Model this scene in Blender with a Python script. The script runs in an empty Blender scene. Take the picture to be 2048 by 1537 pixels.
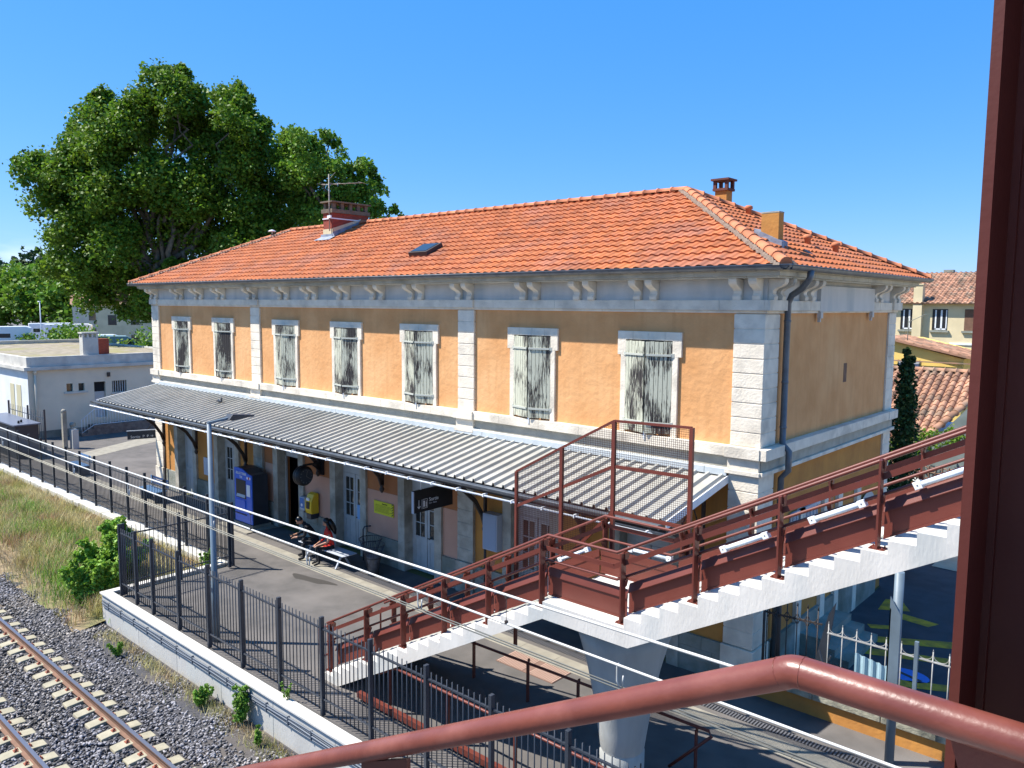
import bpy, math, random
import numpy as np
from mathutils import Vector, Matrix
random.seed(7); RNG = np.random.default_rng(7)
S = bpy.context.scene; COL = S.collection
# ---------------------------------------------------------------- camera, sky, sun, exposure
CAM_LOC = Vector((6.37, -14.34, 7.6))
cd = bpy.data.cameras.new('camera'); cam = bpy.data.objects.new('camera', cd); COL.objects.link(cam)
RIGHT = Vector((0.745763, 0.666176, 0.006875)); UP = Vector((-0.071757, 0.070062, 0.994958)); BACK = Vector((0.662335, -0.742497, 0.100052))
m3 = Matrix((RIGHT, UP, BACK)).transposed()
cam.matrix_world = Matrix.Translation(CAM_LOC) @ m3.to_4x4()
cd.sensor_width = 36; cd.lens = 36 * 1573.77 / 2048; cd.clip_start = 0.05; cd.clip_end = 3000
S.camera = cam
SUN_EL = math.radians(54); SUN_DIR = Vector((-1.25, -1.0, 2.2)).normalized()
W = bpy.data.worlds.new('World'); S.world = W; W.use_nodes = True
nt = W.node_tree; bg = nt.nodes['Background']
sky = nt.nodes.new('ShaderNodeTexSky'); sky.sky_type = 'NISHITA'; sky.sun_disc = False
sky.sun_elevation = SUN_EL; sky.sun_rotation = math.radians(231.3); sky.altitude = 0
sky.air_density = 1.0; sky.dust_density = 0.0; sky.ozone_density = 3.0
# a few low white clouds near the horizon, mixed into the sky by direction
tc = nt.nodes.new('ShaderNodeTexCoord'); sep = nt.nodes.new('ShaderNodeSeparateXYZ'); nt.links.new(tc.outputs['Generated'], sep.inputs[0])
mp = nt.nodes.new('ShaderNodeMapping'); mp.inputs['Scale'].default_value = (3, 3, 11); nt.links.new(tc.outputs['Generated'], mp.inputs[0])
nz = nt.nodes.new('ShaderNodeTexNoise'); nz.inputs['Scale'].default_value = 2.2; nz.inputs['Detail'].default_value = 9; nt.links.new(mp.outputs[0], nz.inputs['Vector'])
cr = nt.nodes.new('ShaderNodeMapRange'); cr.inputs['From Min'].default_value = .47; cr.inputs['From Max'].default_value = .66; nt.links.new(nz.outputs[0], cr.inputs[0])
hz = nt.nodes.new('ShaderNodeMapRange'); hz.inputs['From Min'].default_value = .075; hz.inputs['From Max'].default_value = .02; nt.links.new(sep.outputs[2], hz.inputs[0])
wx = nt.nodes.new('ShaderNodeMapRange'); wx.inputs['From Min'].default_value = -.85; wx.inputs['From Max'].default_value = -.93; nt.links.new(sep.outputs[0], wx.inputs[0])
mu = nt.nodes.new('ShaderNodeMath'); mu.operation = 'MULTIPLY'; nt.links.new(cr.outputs[0], mu.inputs[0]); nt.links.new(hz.outputs[0], mu.inputs[1])
mu2 = nt.nodes.new('ShaderNodeMath'); mu2.operation = 'MULTIPLY'; nt.links.new(mu.outputs[0], mu2.inputs[0]); nt.links.new(wx.outputs[0], mu2.inputs[1])
mxw = nt.nodes.new('ShaderNodeMix'); mxw.data_type = 'RGBA'; mxw.inputs[7].default_value = (7.5, 7.8, 8.2, 1)
hs = nt.nodes.new('ShaderNodeHueSaturation'); hs.inputs['Saturation'].default_value = 1.1; nt.links.new(sky.outputs[0], hs.inputs['Color'])
mz = nt.nodes.new('ShaderNodeMix'); mz.data_type = 'RGBA'; mz.inputs[0].default_value = .6; mz.inputs[7].default_value = (.0, 1.75, 5.6, 1); nt.links.new(hs.outputs[0], mz.inputs[6])
nt.links.new(mu2.outputs[0], mxw.inputs[0]); nt.links.new(mz.outputs[2], mxw.inputs[6]); nt.links.new(mxw.outputs[2], bg.inputs[0])
bg.inputs[1].default_value = 0.105
sl = bpy.data.lights.new('sun', 'SUN'); sl.energy = 4.9; sl.angle = math.radians(.53); sl.color = (1, .955, .875)
so = bpy.data.objects.new('sun', sl); COL.objects.link(so); so.rotation_euler = SUN_DIR.to_track_quat('Z', 'Y').to_euler(); so.location = (-20, -30, 60)
S.view_settings.view_transform = 'Standard'; S.view_settings.look = 'None'; S.view_settings.exposure = 0.92; S.view_settings.gamma = 1
S.cycles.max_bounces = 6; S.cycles.diffuse_bounces = 3; S.cycles.transparent_max_bounces = 8
try: S.cycles.use_denoising = True
except Exception: pass

# ---------------------------------------------------------------- materials
MATS = {}
def M(name, c1, c2=None, scale=3., rough=.8, bump=0., bscale=30., metal=0., var=0., detail=6., stretch=(1, 1, 1), lo=.35, hi=.65, c3=None, scale3=.6, trans=0., spec=.5, voro=0., hue=None, streak=None):
    if name in MATS: return MATS[name]
    m = bpy.data.materials.new(name); m.use_nodes = True; n = m.node_tree; N = n.nodes; L = n.links
    b = N['Principled BSDF']; b.inputs['Roughness'].default_value = rough; b.inputs['Metallic'].default_value = metal
    b.inputs['Specular IOR Level'].default_value = spec
    geo = N.new('ShaderNodeNewGeometry'); mp = N.new('ShaderNodeMapping'); mp.inputs['Scale'].default_value = stretch; L.new(geo.outputs['Position'], mp.inputs[0])
    col = N.new('ShaderNodeRGB'); col.outputs[0].default_value = (*c1, 1); out = col.outputs[0]
    def noise(sc, d=detail):
        t = N.new('ShaderNodeTexNoise'); t.inputs['Scale'].default_value = sc; t.inputs['Detail'].default_value = d; L.new(mp.outputs[0], t.inputs['Vector']); return t.outputs[0]
    def rng(o, a, c):
        r = N.new('ShaderNodeMapRange'); r.inputs['From Min'].default_value = a; r.inputs['From Max'].default_value = c; L.new(o, r.inputs[0]); return r.outputs[0]
    def mix(f, a, c):
        x = N.new('ShaderNodeMix'); x.data_type = 'RGBA'; L.new(f, x.inputs[0]); L.new(a, x.inputs[6])
        if isinstance(c, tuple): x.inputs[7].default_value = (*c, 1)
        else: L.new(c, x.inputs[7])
        return x.outputs[2]
    if c2: out = mix(rng(noise(scale), lo, hi), out, c2)
    if c3: out = mix(rng(noise(scale3), .5, .68), out, c3)
    if streak:
        m2 = N.new('ShaderNodeMapping'); m2.inputs['Scale'].default_value = (4.5, 4.5, .35); L.new(geo.outputs['Position'], m2.inputs[0])
        t = N.new('ShaderNodeTexNoise'); t.inputs['Scale'].default_value = 1.4; t.inputs['Detail'].default_value = 7; L.new(m2.outputs[0], t.inputs['Vector']); out = mix(rng(t.outputs[0], .50, .80), out, streak)
    if var:
        a = N.new('ShaderNodeAttribute'); a.attribute_name = 'var'
        r = N.new('ShaderNodeMapRange'); r.inputs['To Min'].default_value = 1 - var; r.inputs['To Max'].default_value = 1 + var; L.new(a.outputs['Fac'], r.inputs[0])
        h = N.new('ShaderNodeHueSaturation'); L.new(r.outputs[0], h.inputs['Value']); L.new(out, h.inputs['Color'])
        if hue:
            r2 = N.new('ShaderNodeMapRange'); r2.inputs['To Min'].default_value = .5 - hue; r2.inputs['To Max'].default_value = .5 + hue
            w = N.new('ShaderNodeMath'); w.operation = 'FRACT'; w2 = N.new('ShaderNodeMath'); w2.operation = 'MULTIPLY'; w2.inputs[1].default_value = 7.31
            L.new(a.outputs['Fac'], w2.inputs[0]); L.new(w2.outputs[0], w.inputs[0]); L.new(w.outputs[0], r2.inputs[0]); L.new(r2.outputs[0], h.inputs['Hue'])
        out = h.outputs[0]
    L.new(out, b.inputs['Base Color'])
    if bump:
        bp = N.new('ShaderNodeBump'); bp.inputs['Strength'].default_value = bump; bp.inputs['Distance'].default_value = .02
        L.new(noise(bscale, 8), bp.inputs['Height']); L.new(bp.outputs[0], b.inputs['Normal'])
    if trans:
        tr = N.new('ShaderNodeBsdfTranslucent'); ms = N.new('ShaderNodeMixShader'); ms.inputs[0].default_value = trans
        L.new(out, tr.inputs[0]); o = N['Material Output']; L.new(b.outputs[0], ms.inputs[1]); L.new(tr.outputs[0], ms.inputs[2]); L.new(ms.outputs[0], o.inputs[0])
    MATS[name] = m; return m

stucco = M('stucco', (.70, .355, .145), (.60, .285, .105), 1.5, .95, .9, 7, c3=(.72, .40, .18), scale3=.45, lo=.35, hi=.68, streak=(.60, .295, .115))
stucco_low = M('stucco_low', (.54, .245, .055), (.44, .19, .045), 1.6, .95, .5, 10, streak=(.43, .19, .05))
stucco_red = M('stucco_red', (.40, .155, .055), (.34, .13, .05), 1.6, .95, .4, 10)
pinkp = M('pink_paint', (.55, .31, .215), (.50, .275, .19), 1.5, .85, .15, 14)
stone = M('white_stone', (.80, .715, .58), (.70, .62, .50), 3.5, .9, .5, 22, c3=(.54, .48, .39), scale3=1.6)
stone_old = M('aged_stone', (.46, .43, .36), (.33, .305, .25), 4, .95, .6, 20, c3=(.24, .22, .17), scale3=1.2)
stone_grey = M('grey_stone', (.29, .295, .255), (.21, .22, .18), 3, .95, .6, 18, c3=(.15, .155, .12), scale3=1.0)
joint = M('joint', (.13, .12, .10), None)
tile = M('roof_tile', (.45, .135, .04), (.39, .11, .034), 1.1, .88, .2, 40, var=.20, c3=(.36, .13, .07), scale3=.7, streak=(.30, .12, .07))
tile_ridge = M('ridge_tile', (.52, .185, .085), (.44, .145, .065), 3, .9, .2, 30, var=.2)
tile_old = M('old_tile', (.40, .21, .13), (.28, .15, .09), 2.5, .95, .3, 30, var=.35, c3=(.22, .16, .11), scale3=1.5)
mortar = M('mortar', (.42, .33, .25), (.30, .22, .16), 10, .95, .5, 30)
zinc = M('zinc', (.16, .175, .19), (.115, .125, .14), 4, .45, .1, 20, metal=.35)
lead = M('lead_flashing', (.30, .33, .38), (.16, .18, .24), 6, .6, .4, 15)
sheet = M('roof_sheet', (.46, .445, .40), (.39, .38, .34), 2, .45, .05, 20, metal=.1, c3=(.36, .35, .31), scale3=.9)
whitem = M('white_metal', (.78, .80, .82), (.7, .72, .74), 5, .45)
asphalt = M('asphalt', (.125, .113, .104), (.095, .087, .08), 2.2, .95, .4, 90, c3=(.155, .14, .128), scale3=.45, detail=12)
asphalt_dark = M('car_park_asphalt', (.06, .064, .075), (.045, .047, .055), 2.2, .95, .5, 90, detail=10)
strip = M('platform_edge_stone', (.30, .275, .22), (.23, .21, .17), 3, .95, .4, 40)
concrete = M('concrete', (.50, .485, .45), (.44, .425, .395), 1.8, .9, .25, 35, stretch=(1, 1, .35), c3=(.46, .47, .44), scale3=1.1)
concrete_w = M('pale_concrete', (.66, .62, .56), (.58, .545, .49), 2.5, .9, .25, 35, stretch=(1, 1, .3), c3=(.48, .48, .45), scale3=1.5)
concrete_g = M('grey_concrete', (.36, .37, .36), (.29, .30, .295), 2, .9, .2, 35, stretch=(1.5, 1.5, .25))
redp = M('oxide_paint', (.150, .036, .024), (.13, .031, .02), 2.2, .45, .05, 70, spec=.4)
redp_big = M('oxide_paint_handrail', (.175, .048, .032), (.14, .038, .027), 9, .36, .05, 90, c3=(.205, .066, .048), scale3=7., detail=12)
anthra = M('anthracite', (.035, .042, .055), (.028, .034, .045), 3, .4, 0)
bluegrey = M('blue_grey_steel', (.14, .19, .235), (.115, .155, .19), 3, .5, .05, 20)
black = M('black', (.012, .012, .014), None, rough=.5)
iron = M('cast_iron', (.035, .028, .024), (.05, .035, .03), 5, .6, .2, 20)
glass = M('window_glass', (.025, .03, .03), None, rough=.08, spec=.8)
doorp = M('door_paint', (.46, .47, .46), (.40, .41, .40), 4, .6)
wire = M('wire_metal', (.55, .54, .50), None, rough=.5)
wire_b = M('contact_wire', (.30, .28, .22), None, rough=.5, metal=.3)
dark_fill = M('dark_interior', (.008, .009, .012), None, rough=.9)
brick = M('red_brick', (.30, .062, .035), (.22, .045, .028), 6, .9, .4, 30, stretch=(1, 1, 3))
yellow = M('yellow_plastic', (.80, .50, .02), None, rough=.4)
blue = M('machine_blue', (.02, .13, .62), (.016, .11, .55), 3, .35)
white = M('white_paint', (.80, .80, .80), None, rough=.5)
lightgrey = M('light_grey', (.42, .45, .50), None, rough=.5)
rust = M('rail_rust', (.185, .095, .058), (.14, .075, .045), 6, .8, .2, 30)
railtop = M('rail_head', (.22, .22, .25), None, rough=.35, metal=.6)
sleeperm = M('sleeper_concrete', (.38, .34, .24), (.30, .27, .19), 5, .95, .3, 30)
clip = M('clip_rust', (.30, .09, .05), None, rough=.8)
rockm = M('ballast_stone', (.26, .245, .25), (.16, .155, .165), 9, .9, .3, 40, var=.8, c3=(.25, .225, .20), scale3=.5)
ballm = M('ballast_bed', (.075, .072, .078), (.05, .048, .052), 20, .95, .8, 25, c3=(.12, .10, .08), scale3=.4)
earth = M('dry_earth', (.28, .21, .12), (.19, .14, .08), 3, .95, .6, 20, c3=(.13, .15, .04), scale3=.8)
fieldm = M('grass_field', (.09, .12, .03), (.14, .13, .05), .3, .95, .3, 3)
leafm = M('leaf', (.095, .19, .014), (.15, .25, .02), .45, .55, var=.5, trans=.34, hue=.018, spec=.35)
leaf_y = M('leaf_bright', (.15, .27, .025), (.11, .22, .02), .6, .55, var=.45, trans=.34, hue=.02, spec=.3)
leaf_d = M('leaf_cypress', (.03, .07, .016), (.04, .09, .02), 1.5, .7, var=.6, trans=.1)
weedm = M('weed_green', (.22, .38, .05), (.15, .30, .03), 3, .6, var=.5, trans=.3, hue=.02)
strawm = M('grass_blades', (.56, .48, .24), (.36, .36, .09), .9, .8, var=.45, trans=.25, hue=.015, c3=(.40, .25, .14), scale3=1.1, lo=.48, hi=.66)
barkm = M('bark', (.22, .19, .14), (.12, .10, .075), 3, .95, .5, 10)
redp_shade = M('oxide_paint_shade', (.10, .024, .017), (.09, .021, .015), 2.2, .5, .05, 70, spec=.3)  # same oxide paint, darkened so the colour carries the column's shade
pier_shade = M('pier_concrete_shade', (.40, .405, .38), (.33, .335, .315), 1.8, .9, .2, 35, stretch=(1.5, 1.5, .3), c3=(.28, .285, .27), scale3=1.2)  # concrete tone lowered to stand in for shade under the landing
skin = M('skin', (.42, .21, .13), None, rough=.6)
cloth_k = M('black_cloth', (.010, .010, .013), None, rough=.9)
cloth_r = M('red_cloth', (.55, .025, .015), None, rough=.9)
hairm = M('black_hair', (.006, .005, .005), None, rough=.4)
creamw = M('cream_wall', (.72, .63, .48), (.66, .58, .44), 1.2, .9, .1, 20, c3=(.58, .52, .41), scale3=.5)
whitew = M('white_wall', (.72, .73, .72), (.64, .65, .64), 1, .9, .1, 20)
dirtyc = M('stained_concrete', (.60, .57, .50), (.50, .475, .42), 2, .95, .3, 20, c3=(.40, .38, .34), scale3=1.2)
sooty = M('sooty_cap', (.19, .15, .10), (.12, .095, .07), 6, .95, .5, 20)
beige = M('beige_render', (.72, .60, .38), (.60, .50, .31), 1, .9, .1, 20)
yellowr = M('yellow_render', (.82, .58, .16), (.72, .50, .14), 1, .9, .1, 20)
ymark = M('yellow_marking', (.66, .38, .02), (.30, .19, .03), 4, .9, .1, 20)
bmark = M('blue_marking', (.05, .20, .62), None, rough=.8)
gravelr = M('roof_gravel', (.33, .28, .21), (.20, .17, .12), 2, .95, .8, 12, c3=(.24, .22, .08), scale3=.35)
carblue = M('car_paint_blue', (.05, .10, .22), None, rough=.25, metal=.3); carwhite = M('car_paint_white', (.75, .76, .78), None, rough=.3)
cargrey = M('car_paint_grey', (.28, .31, .34), None, rough=.3, metal=.3); cardark = M('car_paint_dark', (.02, .03, .06), None, rough=.3); cargreen = M('car_paint_green', (.22, .32, .30), None, rough=.35)
tyre = M('tyre', (.015, .015, .015), None, rough=.9)
lampglass = M('tube_diffuser', (.80, .86, .88), None, rough=.25)

def shutter_mat(name, wear, seed):
    m = bpy.data.materials.new(name); m.use_nodes = True; n = m.node_tree; N = n.nodes; L = n.links; b = N['Principled BSDF']; b.inputs['Roughness'].default_value = .85
    g = N.new('ShaderNodeNewGeometry'); mp = N.new('ShaderNodeMapping'); mp.inputs['Scale'].default_value = (34, 34, 1.8); mp.inputs['Location'].default_value = (seed, 0, seed); L.new(g.outputs['Position'], mp.inputs[0])
    t = N.new('ShaderNodeTexNoise'); t.inputs['Scale'].default_value = 2.6; t.inputs['Detail'].default_value = 8; t.inputs['Distortion'].default_value = .4; L.new(mp.outputs[0], t.inputs[0])
    mp2 = N.new('ShaderNodeMapping'); mp2.inputs['Scale'].default_value = (1.6, 1.6, .7); mp2.inputs['Location'].default_value = (seed, 1, 0); L.new(g.outputs['Position'], mp2.inputs[0])
    t2 = N.new('ShaderNodeTexNoise'); t2.inputs['Scale'].default_value = 1.5; L.new(mp2.outputs[0], t2.inputs[0])
    ad = N.new('ShaderNodeMath'); ad.operation = 'ADD'; L.new(t.outputs[0], ad.inputs[0]); L.new(t2.outputs[0], ad.inputs[1])
    r = N.new('ShaderNodeMapRange'); r.inputs['From Min'].default_value = 1.02 - wear; r.inputs['From Max'].default_value = 1.07 - wear; L.new(ad.outputs[0], r.inputs[0])
    x = N.new('ShaderNodeMix'); x.data_type = 'RGBA'; x.inputs[6].default_value = (.50, .50, .39, 1); x.inputs[7].default_value = (.035, .03, .028, 1); L.new(r.outputs[0], x.inputs[0])
    L.new(x.outputs[2], b.inputs['Base Color']); return m
SHUT = [shutter_mat('worn_shutter_paint', .0, 3.), shutter_mat('very_worn_shutter_paint', .045, 8.), shutter_mat('bare_shutter_wood', .12, 5.)]
hinge = M('shutter_hinge', (.45, .46, .40), None, rough=.7)

# ---------------------------------------------------------------- mesh helpers
class MB:
    def __init__(s): s.v = []; s.f = []; s.mi = []; s.va = []; s.cm = 0; s.cv = .5; s.sm = []; s.smooth = False
    def face(s, *i): s.f.append(tuple(i)); s.mi.append(s.cm); s.va.append(s.cv); s.sm.append(s.smooth)
    def pts(s, P):
        n = len(s.v); s.v.extend([tuple(p) for p in P]); return n
    def box(s, x0, x1, y0, y1, z0, z1):
        if x0 > x1: x0, x1 = x1, x0
        if y0 > y1: y0, y1 = y1, y0
        if z0 > z1: z0, z1 = z1, z0
        n = s.pts([(x0, y0, z0), (x1, y0, z0), (x1, y1, z0), (x0, y1, z0), (x0, y0, z1), (x1, y0, z1), (x1, y1, z1), (x0, y1, z1)])
        for q in ((0, 3, 2, 1), (4, 5, 6, 7), (0, 1, 5, 4), (1, 2, 6, 5), (2, 3, 7, 6), (3, 0, 4, 7)): s.face(*[n + k for k in q])
        return s
    def obox(s, c, ax, hx, hy, hz):      # oriented box: centre, 3 unit axes, half sizes
        c = Vector(c); X, Y, Z = [Vector(a) for a in ax]
        P = [c + X * a * hx + Y * b * hy + Z * d * hz for d in (-1, 1) for a, b in ((-1, -1), (1, -1), (1, 1), (-1, 1))]
        n = s.pts(P)
        for q in ((0, 3, 2, 1), (4, 5, 6, 7), (0, 1, 5, 4), (1, 2, 6, 5), (2, 3, 7, 6), (3, 0, 4, 7)): s.face(*[n + k for k in q])
        return s
    def bar(s, a, b, w, h, up=(0, 0, 1)):   # rectangular bar from a to b; w sideways, h along up
        a = Vector(a); b = Vector(b); d = b - a; l = d.length; X = d / l; U = Vector(up)
        if abs(X.dot(U)) > .99: U = Vector((0, 1, 0))
        Y = U.cross(X).normalized(); Z = X.cross(Y)
        return s.obox((a + b) / 2, (X, Y, Z), l / 2, w / 2, h / 2)
    def prism(s, poly, o, u, v, w, t):   # polygon (2D) in plane o+u*a+v*b, extruded by w*t
        o, u, v, w = [Vector(q) for q in (o, u, v, w)]; k = len(poly)
        n = s.pts([o + u * a + v * b for a, b in poly]); s.pts([o + u * a + v * b + w * t for a, b in poly])
        s.face(*[n + i for i in range(k)]); s.face(*[n + k + i for i in reversed(range(k))])
        for i in range(k):
            j = (i + 1) % k; s.face(n + j, n + i, n + k + i, n + k + j)
        return s
    def tube(s, P, r, seg=10, cap=True, r2=None):
        P = [Vector(p) for p in P]; k = len(P); rings = []
        old = s.smooth; s.smooth = True
        T = []
        for i in range(k):
            a = P[min(i + 1, k - 1)] - P[max(i - 1, 0)]; T.append(a.normalized())
        U = Vector((0, 0, 1)) if abs(T[0].z) < .9 else Vector((1, 0, 0))
        for i in range(k):
            t = T[i]; U = (U - t * U.dot(t)); U.normalize(); V = t.cross(U)
            rr = r[i] if isinstance(r, (list, tuple)) else (r if r2 is None else r + (r2 - r) * i / max(1, k - 1))
            rings.append(s.pts([P[i] + (U * math.cos(2 * math.pi * j / seg) + V * math.sin(2 * math.pi * j / seg)) * rr for j in range(seg)]))
        for i in range(k - 1):
            for j in range(seg):
                q = (j + 1) % seg; s.face(rings[i] + j, rings[i] + q, rings[i + 1] + q, rings[i + 1] + j)
        s.smooth = False
        if cap: s.face(*[rings[0] + j for j in reversed(range(seg))]); s.face(*[rings[-1] + j for j in range(seg)])
        s.smooth = old; return s
    def lathe(s, c, prof, seg=20, axis='z', sx=1, sy=1):   # prof: list of (r, h)
        c = Vector(c); rings = []; s.smooth = True
        for r, h in prof:
            ring = []
            for j in range(seg):
                a = 2 * math.pi * j / seg; x, y = r * math.cos(a) * sx, r * math.sin(a) * sy
                ring.append(c + (Vector((x, y, h)) if axis == 'z' else Vector((x, h, y)) if axis == 'y' else Vector((h, x, y))))
            rings.append(s.pts(ring))
        for i in range(len(prof) - 1):
            for j in range(seg):
                q = (j + 1) % seg
                if axis == 'y': s.face(rings[i] + q, rings[i] + j, rings[i + 1] + j, rings[i + 1] + q)
                else: s.face(rings[i] + j, rings[i] + q, rings[i + 1] + q, rings[i + 1] + j)
        s.smooth = False
        s.face(*[rings[0] + j for j in reversed(range(seg))]); s.face(*[rings[-1] + j for j in range(seg)])
        return s
    def quad(s, a, b, c, d): n = s.pts([a, b, c, d]); s.face(n, n + 1, n + 2, n + 3); return s
    def ell(s, c, rx, ry, rz, seg=14, rg=9):
        prof = [(max(.001, math.sin(math.pi * i / rg)), -math.cos(math.pi * i / rg)) for i in range(rg + 1)]
        n0 = len(s.v); s.lathe((0, 0, 0), prof, seg)
        for i in range(n0, len(s.v)):
            x, y, z = s.v[i]; s.v[i] = (c[0] + x * rx, c[1] + y * ry, c[2] + z * rz)
        return s
    def build(s, name, mat, parent=None, local=False, bevel=0, recalc=False):
        me = bpy.data.meshes.new(name); V = s.v
        if parent is not None and not local:
            o = WLOC.get(parent.name, Vector((0, 0, 0))); V = [(a - o.x, b - o.y, c - o.z) for a, b, c in V]
        me.from_pydata(V, [], s.f)
        for mm in (mat if isinstance(mat, (list, tuple)) else [mat]): me.materials.append(mm)
        me.polygons.foreach_set('material_index', s.mi); me.polygons.foreach_set('use_smooth', s.sm)
        at = me.attributes.new('var', 'FLOAT', 'FACE'); at.data.foreach_set('value', s.va)
        me.update()
        o = bpy.data.objects.new(name, me); COL.objects.link(o)
        if parent is not None:
            o.parent = parent; WLOC[o.name] = WLOC.get(parent.name, Vector((0, 0, 0)))
        if bevel:
            b = o.modifiers.new('bevel', 'BEVEL'); b.width = bevel; b.segments = 2; b.limit_method = 'ANGLE'; b.angle_limit = math.radians(50)
        return o
WLOC = {}
def T(name, label, cat, loc=(0, 0, 0), rz=0, group=None):
    o = bpy.data.objects.new(name, None); COL.objects.link(o); o.location = loc; o.rotation_euler = (0, 0, rz); o.empty_display_size = .1
    WLOC[o.name] = Vector(loc); return tag(o, label, cat, group)
def tag(o, label=None, cat=None, group=None, kind=None):
    if label: o['label'] = label
    if cat: o['category'] = cat
    if group: o['group'] = group
    if kind: o['kind'] = kind
    return o
def kids(o): return [c for c in bpy.data.objects if c.parent == o]
def dup(root, loc, rz=None, label=None):
    def rec(o, par):
        c = o.copy(); COL.objects.link(c); c.parent = par
        for k in CH.get(o.name) or kids(o): rec(k, c)
        return c
    CH = {}
    r = rec(root, None); r.location = loc
    if rz is not None: r.rotation_euler = (0, 0, rz)
    if label: r['label'] = label
    WLOC[r.name] = Vector(loc); return r
def text_mesh(name, body, size, mat, parent, M4, depth=.004):
    cu = bpy.data.curves.new(name, 'FONT'); cu.body = body; cu.size = size; cu.extrude = depth
    o = bpy.data.objects.new(name, cu); COL.objects.link(o); cu.materials.append(mat)
    dg = bpy.context.evaluated_depsgraph_get(); me = bpy.data.meshes.new_from_object(o.evaluated_get(dg)); COL.objects.unlink(o); bpy.data.objects.remove(o)
    o = bpy.data.objects.new(name, me); COL.objects.link(o)
    if parent is not None: o.parent = parent; M4 = Matrix.Translation(-WLOC.get(parent.name, Vector((0, 0, 0)))) @ M4
    o.matrix_local = M4; return o
def frame(loc, X, Y):
    X = Vector(X).normalized(); Y = Vector(Y).normalized(); Z = X.cross(Y)
    m = Matrix((X, Y, Z)).transposed().to_4x4(); m.translation = Vector(loc); return m
def tiles(mb, o, eu, ev, en, S_, u0, u1, row=.335, tw=.235, hh=.03, step=.038, prof=((0, 0), (.14, .7), (.3, 1), (.5, .75), (.66, .05), (.85, -.05))):
    """clay tile slope: o origin, eu along the eave, ev up the slope, en normal; u0(v), u1(v) bounds"""
    o, eu, ev, en = [Vector(q) for q in (o, eu, ev, en)]; nr = int(math.ceil(S_ / row))
    for k in range(nr):
        v0 = k * row; v1 = min(S_, v0 + row + .01)
        a0, b0, a1, b1 = u0(v0), u1(v0), u0(v1), u1(v1)
        lo = min(a0, a1); hi = max(b0, b1); us = []
        i0 = int(math.floor(lo / tw)); i1 = int(math.ceil(hi / tw))
        jit = {}
        for i in range(i0, i1):
            jit[i] = (random.random(), random.uniform(-.004, .004), random.uniform(-.011, .011))
            for p, h in prof: us.append((i * tw + p * tw, h * hh, i))
        us.append((i1 * tw, 0, i1 - 1)); prev = None
        for u, h, i in us:
            ub = min(max(u, a0), b0); ut = min(max(u, a1), b1)
            j = jit[i]; sv = j[2] if 0 < k else 0
            A = o + eu * ub + ev * (v0 + sv) + en * (h + step + j[1]); B = o + eu * ut + ev * v1 + en * (h + .001)
            D = o + eu * ub + ev * (v0 + sv) + en * (h - .004 if k else -.03)
            n = mb.pts([A, B, D])
            if prev is not None and not (u < a0 and u < a1) and not (prev[2] > b0 and prev[2] > b1):
                mb.cv = jit[prev[1]][0]
                mb.face(prev[0], n, n + 1, prev[0] + 1); mb.face(prev[0] + 2, n + 2, n, prev[0])
            prev = (n, i, u)
    mb.cv = .5
def ridge(mb, a, b, r=.10, L=.42, flat=False):
    a = Vector(a); b = Vector(b); d = b - a; n = max(1, int(d.length / L)); X = d.normalized()
    Y = Vector((0, 0, 1)).cross(X).normalized(); Z = X.cross(Y)
    for i in range(n):
        mb.cv = random.random(); p = a + d * (i / n); q = a + d * ((i + 1.0) / n) + X * .03; rp, rq = r, r * .86
        if X.z < 0: rp, rq = rq, rp
        rings = []
        for c, rr in ((p, rp), (q, rq)):
            rings.append(mb.pts([c + Y * math.cos(t) * rr * 1.15 + Z * (math.sin(t) * rr) for t in [math.pi * k / 8 for k in range(9)]]))
        mb.smooth = True
        for k in range(8): mb.face(rings[0] + k, rings[1] + k, rings[1] + k + 1, rings[0] + k + 1)
        mb.smooth = False; mb.face(*[rings[0] + k for k in reversed(range(9))]); mb.face(*[rings[1] + k for k in range(9)])
        c = p if rp > rq else q   # collar
        mb.tube([c - X * .02, c + X * .03], max(rp, rq) * 1.12, 14)
    mb.cv = .5
# ================================================================= GROUND
mb = MB()   # everything at platform level, up to the horizon, open over the track bed
mb.quad((-900, -3.42, -.02), (-14.62, -3.42, -.02), (-14.62, 900, -.02), (-900, 900, -.02))
mb.quad((-14.62, -6.42, -.02), (60, -6.42, -.02), (60, 900, -.02), (-14.62, 900, -.02)); mb.quad((60, -6.42, -.02), (900, -6.42, -.02), (900, 900, -.02), (60, 900, -.02))
tag(mb.build('ground', fieldm), kind='structure')
mb = MB(); mb.quad((-900, -400, -.72), (300, -400, -.72), (300, -3.3, -.72), (-900, -3.3, -.72)); tag(mb.build('track_bed', ballm), kind='structure')
mb = MB()   # uneven asphalt platform
mb.box(-14.5, 60, -6.5, -1.8, -.3, 0); mb.box(-60, -14.5, -3.3, -1.8, -.3, 0); mb.box(-60, 60, -1.32, -.01, -.3, 0)
mb.box(-60, -26.15, -.01, 45, -.3, 0)
tag(mb.build('platform', asphalt), kind='structure')
mb = MB(); x = -58.
while x < 30:
    w = random.uniform(.9, 1.1); mb.box(x, x + w - .008, -1.8, -1.32, -.25, .004 + random.uniform(-.001, .001)); x += w
tag(mb.build('platform_edge', strip), kind='structure')
mb = MB(); mb.quad((-.2, 8, .0), (60, 8, .0), (60, 60, .0), (-.2, 60, .0)); mb.quad((.02, .45, .0), (60, .45, .0), (60, 8, .0), (.02, 8, .0))
mb.quad((-26.1, 8.1, .0), (-.2, 8.1, .0), (-.2, 30, .0), (-26.1, 30, .0)); tag(mb.build('car_park', asphalt_dark), kind='structure')
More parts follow.
